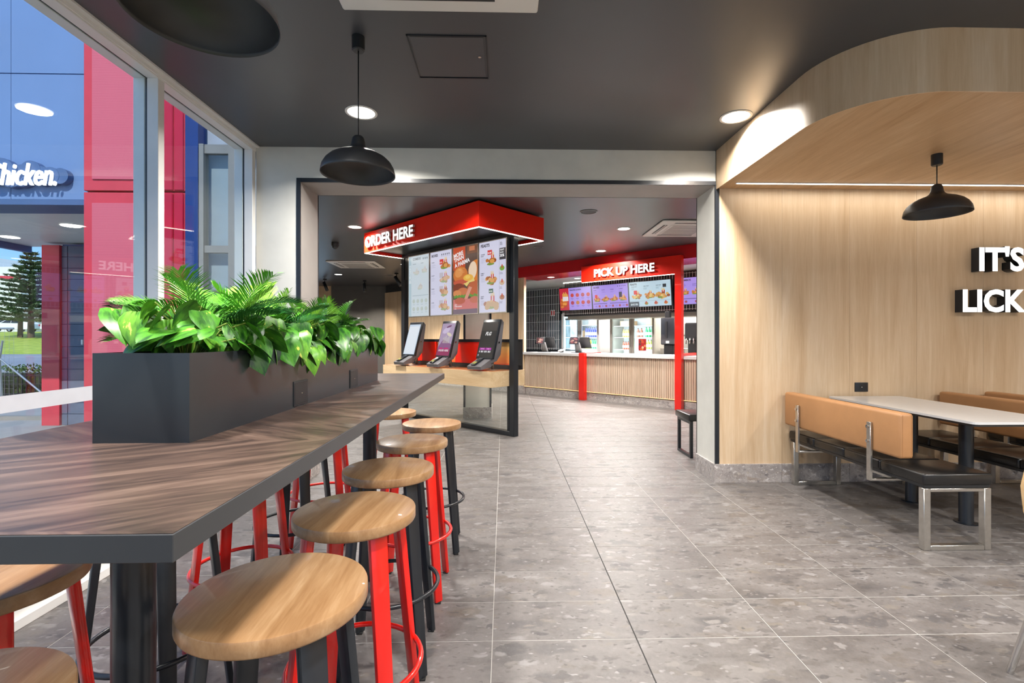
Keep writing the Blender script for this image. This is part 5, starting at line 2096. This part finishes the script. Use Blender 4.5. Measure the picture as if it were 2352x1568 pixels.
# fascia building with soffit
bld = thing('annex_building', 'navy canopy building, haze put into its colour, seen through the left window', 'building', (-4.65, 5.6, 0))
for i, (z0, z1) in enumerate(((2.80, 4.195), (4.205, 5.6), (5.61, 7.2))):
    for k in range(4):
        MB().box(-3.35 + k * .84 + .002, -3.35 + (k + 1) * .84 - .002, .0, .06, z0, z1, .002).done('fascia_panel', M_fasc, bld)
MB().box(-3.35, 0, .06, 2.9, 2.80, 3.0).done('soffit', M_white, bld)
MB().box(-3.35, 0, -.0, .4, 2.74, 2.80).done('soffit_edge', M_navy, bld)
MB().box(-3.42, -3.32, .0, 2.9, 2.70, 2.98).done('edge_beam', M_navy, bld)
for i in range(9):
    MB().box(-3.3 + i * .3 - .35, -3.3 + i * .3 - .2, -.5, .04, 4.66, 4.80, .003).done('timber_batten', M_oakh, bld)
for x, y in ((-2.9, 1.1), (-1.3, 1.3), (-2.9, 2.1)):
    MB().lathe([(0, 2.795), (.11, 2.795), (.11, 2.80), (0, 2.80)], 20, (x, y, 0)).done('soffit_lamp', M_lamp, bld)
sgn = thing('shop_sign', 'white script letters reading Chicken on a blue cloud shaped backing', 'sign', (-6.05, 5.58, 2.99))
size = .34
vs, fs = text_geo('Chicken.', size, .01, .012, .25)
mx_ = max(v[0] for v in vs)
sx_ = .76 / mx_
me = bpy.data.meshes.new('script_letters')
me.from_pydata([(x * sx_, -z - .10, y) for x, y, z in vs], [], fs)
me.materials.append(M_letter)
link('script_letters', me, sgn)
mb = MB()
for i in range(8):
    mb.cyl((.04 + i * .105, -.08 + .0025 * (i % 4), .11 + (.05 if i in (0, 1, 4) else 0)), (.04 + i * .105, -.0, .11 + (.05 if i in (0, 1, 4) else 0)), .15 - .009 * i, n=24)
mb.done('cloud_backing', M_navy, sgn, 40)
sgn.location = (-5.655, 5.598, 2.93)

# red perforated tower and navy strip
rt = thing('red_tower', 'red perforated cladding tower beside the entrance outside the window', 'tower', (-4.62, 5.5, 0))
m, n, b = newmat('perforated_red_hazed')
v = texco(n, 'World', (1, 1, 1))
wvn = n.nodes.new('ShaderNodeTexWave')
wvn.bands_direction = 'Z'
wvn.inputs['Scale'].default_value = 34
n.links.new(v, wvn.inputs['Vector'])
n.links.new(ramp(n, wvn.outputs['Fac'], [(.3, lin((192, 74, 94))), (.7, lin((204, 104, 120)))]), b.inputs['Base Color'])  # red paled to pink in the colour, for sky reflection in the window
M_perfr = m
for i, (z0, z1) in enumerate(((-.1, 2.86), (2.88, 5.6))):
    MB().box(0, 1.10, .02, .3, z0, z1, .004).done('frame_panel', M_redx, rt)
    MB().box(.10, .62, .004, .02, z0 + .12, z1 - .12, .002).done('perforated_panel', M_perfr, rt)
    for k in range(4):
        MB().box(.64 + k * .115, .745 + k * .115, -.0, .02, z0, z1, .01).done('fluted_board', plain('crimson_cladding', (176, 10, 50), .4), rt)
MB().box(1.10, 1.24, .02, .3, -.1, 5.6).done('navy_strip', plain('deep_navy', (18, 50, 116), .4), rt)
gw = thing('glazed_screen', 'grey framed glazed entrance screen outside next to the tower', 'screen', (-3.36, 5.5, 0))
MB().box(0.0, .05, 0, .1, -.1, 3.4).box(.32, .40, 0, .1, -.1, 3.4).box(.66, .75, 0, .1, -.1, 3.4).done('upright', M_grey, gw)
MB().box(0, .75, .02, .08, 2.2, 2.28).box(0, .75, .02, .08, 3.3, 3.4).done('transom', M_grey, gw)
MB().box(.05, .66, .045, .055, 0, 3.3).done('pane', M_glass, gw)
MB().box(.0, .68, .16, .2, -.1, 5.6).done('grey_backing', plain('pale_grey_cladding', (150, 158, 172), .5), gw)

# red pillar and block wall
rpil = thing('red_pillar', 'slim red column under the canopy outside', 'pillar', (-7.27, 8.2, -.15))
MB().box(-.14, .14, -.14, .14, 0, 2.9, .004).done('column_shaft', M_redx, rpil)
bw = thing('block_wall', 'dark blue grey block wall outside under the canopy', 'wall', (-7.13, 8.1, -.15))
M_block = plain('slate_block', (92, 102, 122), .6, var=.1, vs=5)
MB().box(0, .72, .02, .3, 0, 2.92).done('mortar', M_navy, bw)
for j in range(16):
    for a, c in ((0, .095), (.1, .40), (.405, .72)):
        MB().box(a + .003, c - .003, .0, .03, j * .181 + .004, j * .181 + .177, .002).done('block', M_block, bw)
MB().box(.33, .36, -.03, 0, 1.3, 1.38, .002).done('outdoor_switch', M_white, bw)

# grounds
MB().box(-60, -2.26, -12, 22, -.25, -.15).done('ground_forecourt', M_asph)['kind'] = 'structure'
MB().box(-16, -2.26, -6, 5.6, -.15, -.1).done('ground_path', M_pave)['kind'] = 'structure'
bpy.data.objects['ground_forecourt'].name = 'ground'
MB().box(-260, -16, 22, 46, -.28, -.19).box(-260, 40, 17.5, 22.0001, -.28, -.2).box(-260, -60, -40, 22, -.28, -.2).done('road', M_road)['kind'] = 'structure'
mb = MB()
mb.face([(-260, 46, -.19), (40, 46, -.19), (40, 64, 2.1), (-260, 64, 2.1)])
mb.face([(-260, 64, 2.1), (40, 64, 2.1), (40, 300, 3.2), (-260, 300, 3.2)])
mb.face([(-260, 45.9, -.3), (40, 45.9, -.3), (40, 46, -.19), (-260, 46, -.19)])
mb.done('lawn', M_grass)['kind'] = 'structure'
MB().box(-60, -4, -8, 12, -.15, -.149).done('parking_line_field', M_asph)['kind'] = 'structure'
bpy.data.objects['parking_line_field'].name = 'ground_lane'
o = MB().box(-30, -7.4, 8.6, 8.72, -.149, -.08).done('kerb', M_pave)
tag(o, 'pale concrete kerb line crossing the asphalt outside', 'kerb')
o = MB().box(-30, -7.4, 10.3, 10.4, -.149, -.145).done('road_marking', M_white)
tag(o, 'thin white painted line on the asphalt outside', 'marking')

# hedge with rail fence
M_hedge = plain('hedge_leaf', (58, 92, 34), .7, var=.5, vs=8)
hd = thing('hedge', 'low clipped hedge behind the dark rail fence', 'hedge', (-13.4, 12.7, -.15))
rn2 = random.Random(4)
bm = bmesh.new()
for i in range(5200):
    x, y, z = rn2.uniform(-5.5, 2.6), rn2.uniform(-.45, .45), rn2.uniform(.05, .66 + rn2.uniform(0, .12))
    a = Euler((rn2.uniform(0, 6), rn2.uniform(0, 6), rn2.uniform(0, 6))).to_matrix()
    s_ = rn2.uniform(.03, .055)
    q = [bm.verts.new(Vector((x, y, z)) + a @ Vector(c)) for c in ((-s_, 0, 0), (0, -s_ * .5, 0), (s_, 0, 0), (0, s_ * .5, 0))]
    bm.faces.new(q)
me = bpy.data.meshes.new('foliage')
bm.to_mesh(me)
bm.free()
me.materials.append(M_hedge)
link('foliage', me, hd)['kind'] = 'stuff'
MB().box(-5.4, 2.5, -.32, .32, 0, .52).done('inner_growth', plain('hedge_dark', (30, 50, 22), .9), hd)
rf = thing('rail_fence', 'dark grey vertical bar fence in front of the hedge', 'fence', (-13.4, 12.0, -.15))
mb = MB()
for i in range(82):
    x = -5.5 + i * .1
    mb.box(x, x + .02, 0, .02, .0, .56)
mb.done('bars', M_blackm, rf)['kind'] = 'stuff'
MB().box(-5.5, 2.7, -.01, .03, .50, .53).box(-5.5, 2.7, -.01, .03, .06, .09).box(-5.5, 2.7, -.01, .03, .3, .32).done('rail', M_blackm, rf)
tf = thing('temporary_fence', 'tall galvanised mesh fence panel with leaning brace outside', 'fence', (-12.5, 11.2, -.15))
MB().cyl((-4.5, 0, 1.62), (1.6, 0, 1.62), .022, n=10).done('top_tube', M_steel, tf, 40)
MB().cyl((1.35, 0, 0), (1.25, 0, 1.62), .025, n=10).done('post', M_steel, tf, 40)
MB().cyl((1.3, 0, .95), (2.3, -.1, .2), .02, n=10).cyl((1.3, 0, .95), (1.36, 0, 1.35), .02, n=10).done('brace', M_steel, tf, 40)
mb = MB()
for i in range(62):
    mb.box(-4.5 + i * .1, -4.497 + i * .1, 0, .003, .05, 1.6)
for i in range(9):
    mb.box(-4.5, 1.6, 0, .003, .1 + i * .18, .103 + i * .18)
mb.done('wire_mesh', M_steel, tf)['kind'] = 'stuff'

# Norfolk pine
M_pine = plain('pine_needles', (86, 108, 66), .8, var=.35, vs=3)
M_bark = plain('bark', (96, 78, 62), .9)
tr = thing('norfolk_pine', 'tall layered pine tree on the lawn beyond the road', 'tree', (-54.5, 58, 1.3))
MB().cyl((0, 0, 0), (0, 0, 9.6), .34, .06, n=12).done('trunk', M_bark, tr, 40)
MB().cyl((-1.5, .3, 0), (-1.35, .2, 3.0), .26, .2, n=10).done('trunk', M_bark, tr, 40)
rn2 = random.Random(9)
bm = bmesh.new()
for li in range(15):
    z = 2.0 + li * .55
    rr = 3.9 * (1 - (li / 15.5) ** 1.15) + .25
    nb = 11
    for b__ in range(nb):
        a = 2 * math.pi * b__ / nb + li * .4 + rn2.uniform(-.15, .15)
        rl = rr * rn2.uniform(.75, 1.08)
        for k in range(int(16 + rl * 34)):
            t_ = rn2.uniform(.12, 1)
            c = Vector((math.cos(a) * rl * t_, math.sin(a) * rl * t_, z + .25 * t_ * t_ * rl * .35 + rn2.uniform(-.08, .12)))
            wdt = .34 * (1 - .5 * t_)
            c += Vector((-math.sin(a), math.cos(a), 0)) * rn2.uniform(-wdt, wdt)
            mt = Euler((rn2.uniform(-.7, .7), rn2.uniform(-.7, .7), a + rn2.uniform(-.8, .8))).to_matrix()
            s_ = rn2.uniform(.18, .34)
            q = [bm.verts.new(c + mt @ Vector(w)) for w in ((-s_, 0, 0), (0, -s_ * .28, 0), (s_, 0, .05), (0, s_ * .28, 0))]
            bm.faces.new(q)
me = bpy.data.meshes.new('foliage')
bm.to_mesh(me)
bm.free()
me.materials.append(M_pine)
link('foliage', me, tr)['kind'] = 'stuff'

# white cars
M_car = plain('white_car_paint', (232, 234, 236), .25, coat=.8, var=.02)
M_cglass = plain('car_glass', (34, 42, 52), .1)


def make_car(label, x, y, z, rz):
    o = thing('parked_car', label, 'car', (x, y, z), rz)
    body = [(-2.25, .35), (-2.28, .85), (-2.05, 1.05), (-1.15, 1.12), (-.45, 1.55), (.2, 1.62), (1.35, 1.58), (1.95, 1.2), (2.2, 1.0), (2.25, .4), (1.9, .3), (-1.9, .3)]
    mb = MB()
    a = [mb.bm.verts.new((x_, -.88, z_)) for x_, z_ in body]
    c = [mb.bm.verts.new((x_, .88, z_)) for x_, z_ in body]
    for k, (x_, z_) in enumerate(body):
        if z_ > 1.15:
            a[k].co.y = -.72
            c[k].co.y = .72
    mb.bm.faces.new(a)
    mb.bm.faces.new(c[::-1])
    for i in range(len(body)):
        j = (i + 1) % len(body)
        mb.bm.faces.new((a[i], a[j], c[j], c[i]))
    mb.done('body', M_car, o)
    mb = MB()
    for sy in (-1, 1):
        for g in ([(-1.0, 1.12), (-.42, 1.5), (.1, 1.53), (.1, 1.12)], [(.18, 1.12), (.18, 1.53), (1.2, 1.5), (1.6, 1.14)]):
            mb.face([(x_, sy * (.89 if z_ < 1.2 else .76), z_) for x_, z_ in g])
    mb.face([(-1.13, -.7, 1.14), (-1.13, .7, 1.14), (-.5, .62, 1.55), (-.5, -.62, 1.55)])
    mb.done('window_glass', M_cglass, o)
    for sx in (-1.4, 1.4):
        for sy in (-.86, .72):
            w = MB().cyl((sx, sy, .34), (sx, sy + .14, .34), .34, n=20).done('wheel', M_rubber, o, 40)
            MB().cyl((sx, sy - .01, .34), (sx, sy + .15, .34), .2, n=12).done('hub_cap', M_chrome, w, 40)
    MB().box(-2.3, -2.2, -.8, -.5, .72, .86).box(-2.3, -2.2, .5, .8, .72, .86).done('head_lamp', M_chrome, o)
    MB().box(2.18, 2.28, -.82, -.6, .75, .98).box(2.18, 2.28, .6, .82, .75, .98).done('tail_lamp', M_redx, o)
    return o


make_car('white parked car at the far left behind the pine trunk', -62.5, 64.5, 2.1, R(4))
make_car('white parked car right of the pine trunk', -57.0, 65.2, 2.1, R(183))
make_car('white parked car half hidden by the red pillar', -52.2, 66, 2.1, R(2))

fb = thing('warehouse', 'large white warehouse behind the pine tree', 'building', (-100, 98, 2))
MB().box(-50, 6, 0, 30, 0, 13.2).box(-50, -2, -.1, 30, 13.2, 15.5).done('warehouse_wall', M_white, fb)
MB().box(-50, 6, -.2, 0, 10.8, 11.4).done('red_stripe', M_redx, fb)
MB().box(-50, 6, -.15, 0, 2.0, 3.0).done('window_band', M_cglass, fb)
fb = thing('warehouse', 'low white roofed shed right of the pine tree', 'building', (-92, 104, 2))
MB().prism([(5, 0), (40, 0), (40, 30), (5, 30)], 0, 7.2).done('shed_wall', M_grey, fb)
mb = MB()
mb.face([(4, -.5, 7.2), (41, -.5, 7.2), (41, 15, 11), (4, 15, 11)])
mb.face([(4, 30, 7.2), (41, 30, 7.2), (41, 15, 11), (4, 15, 11)])
mb.done('shed_roof', M_white, fb)
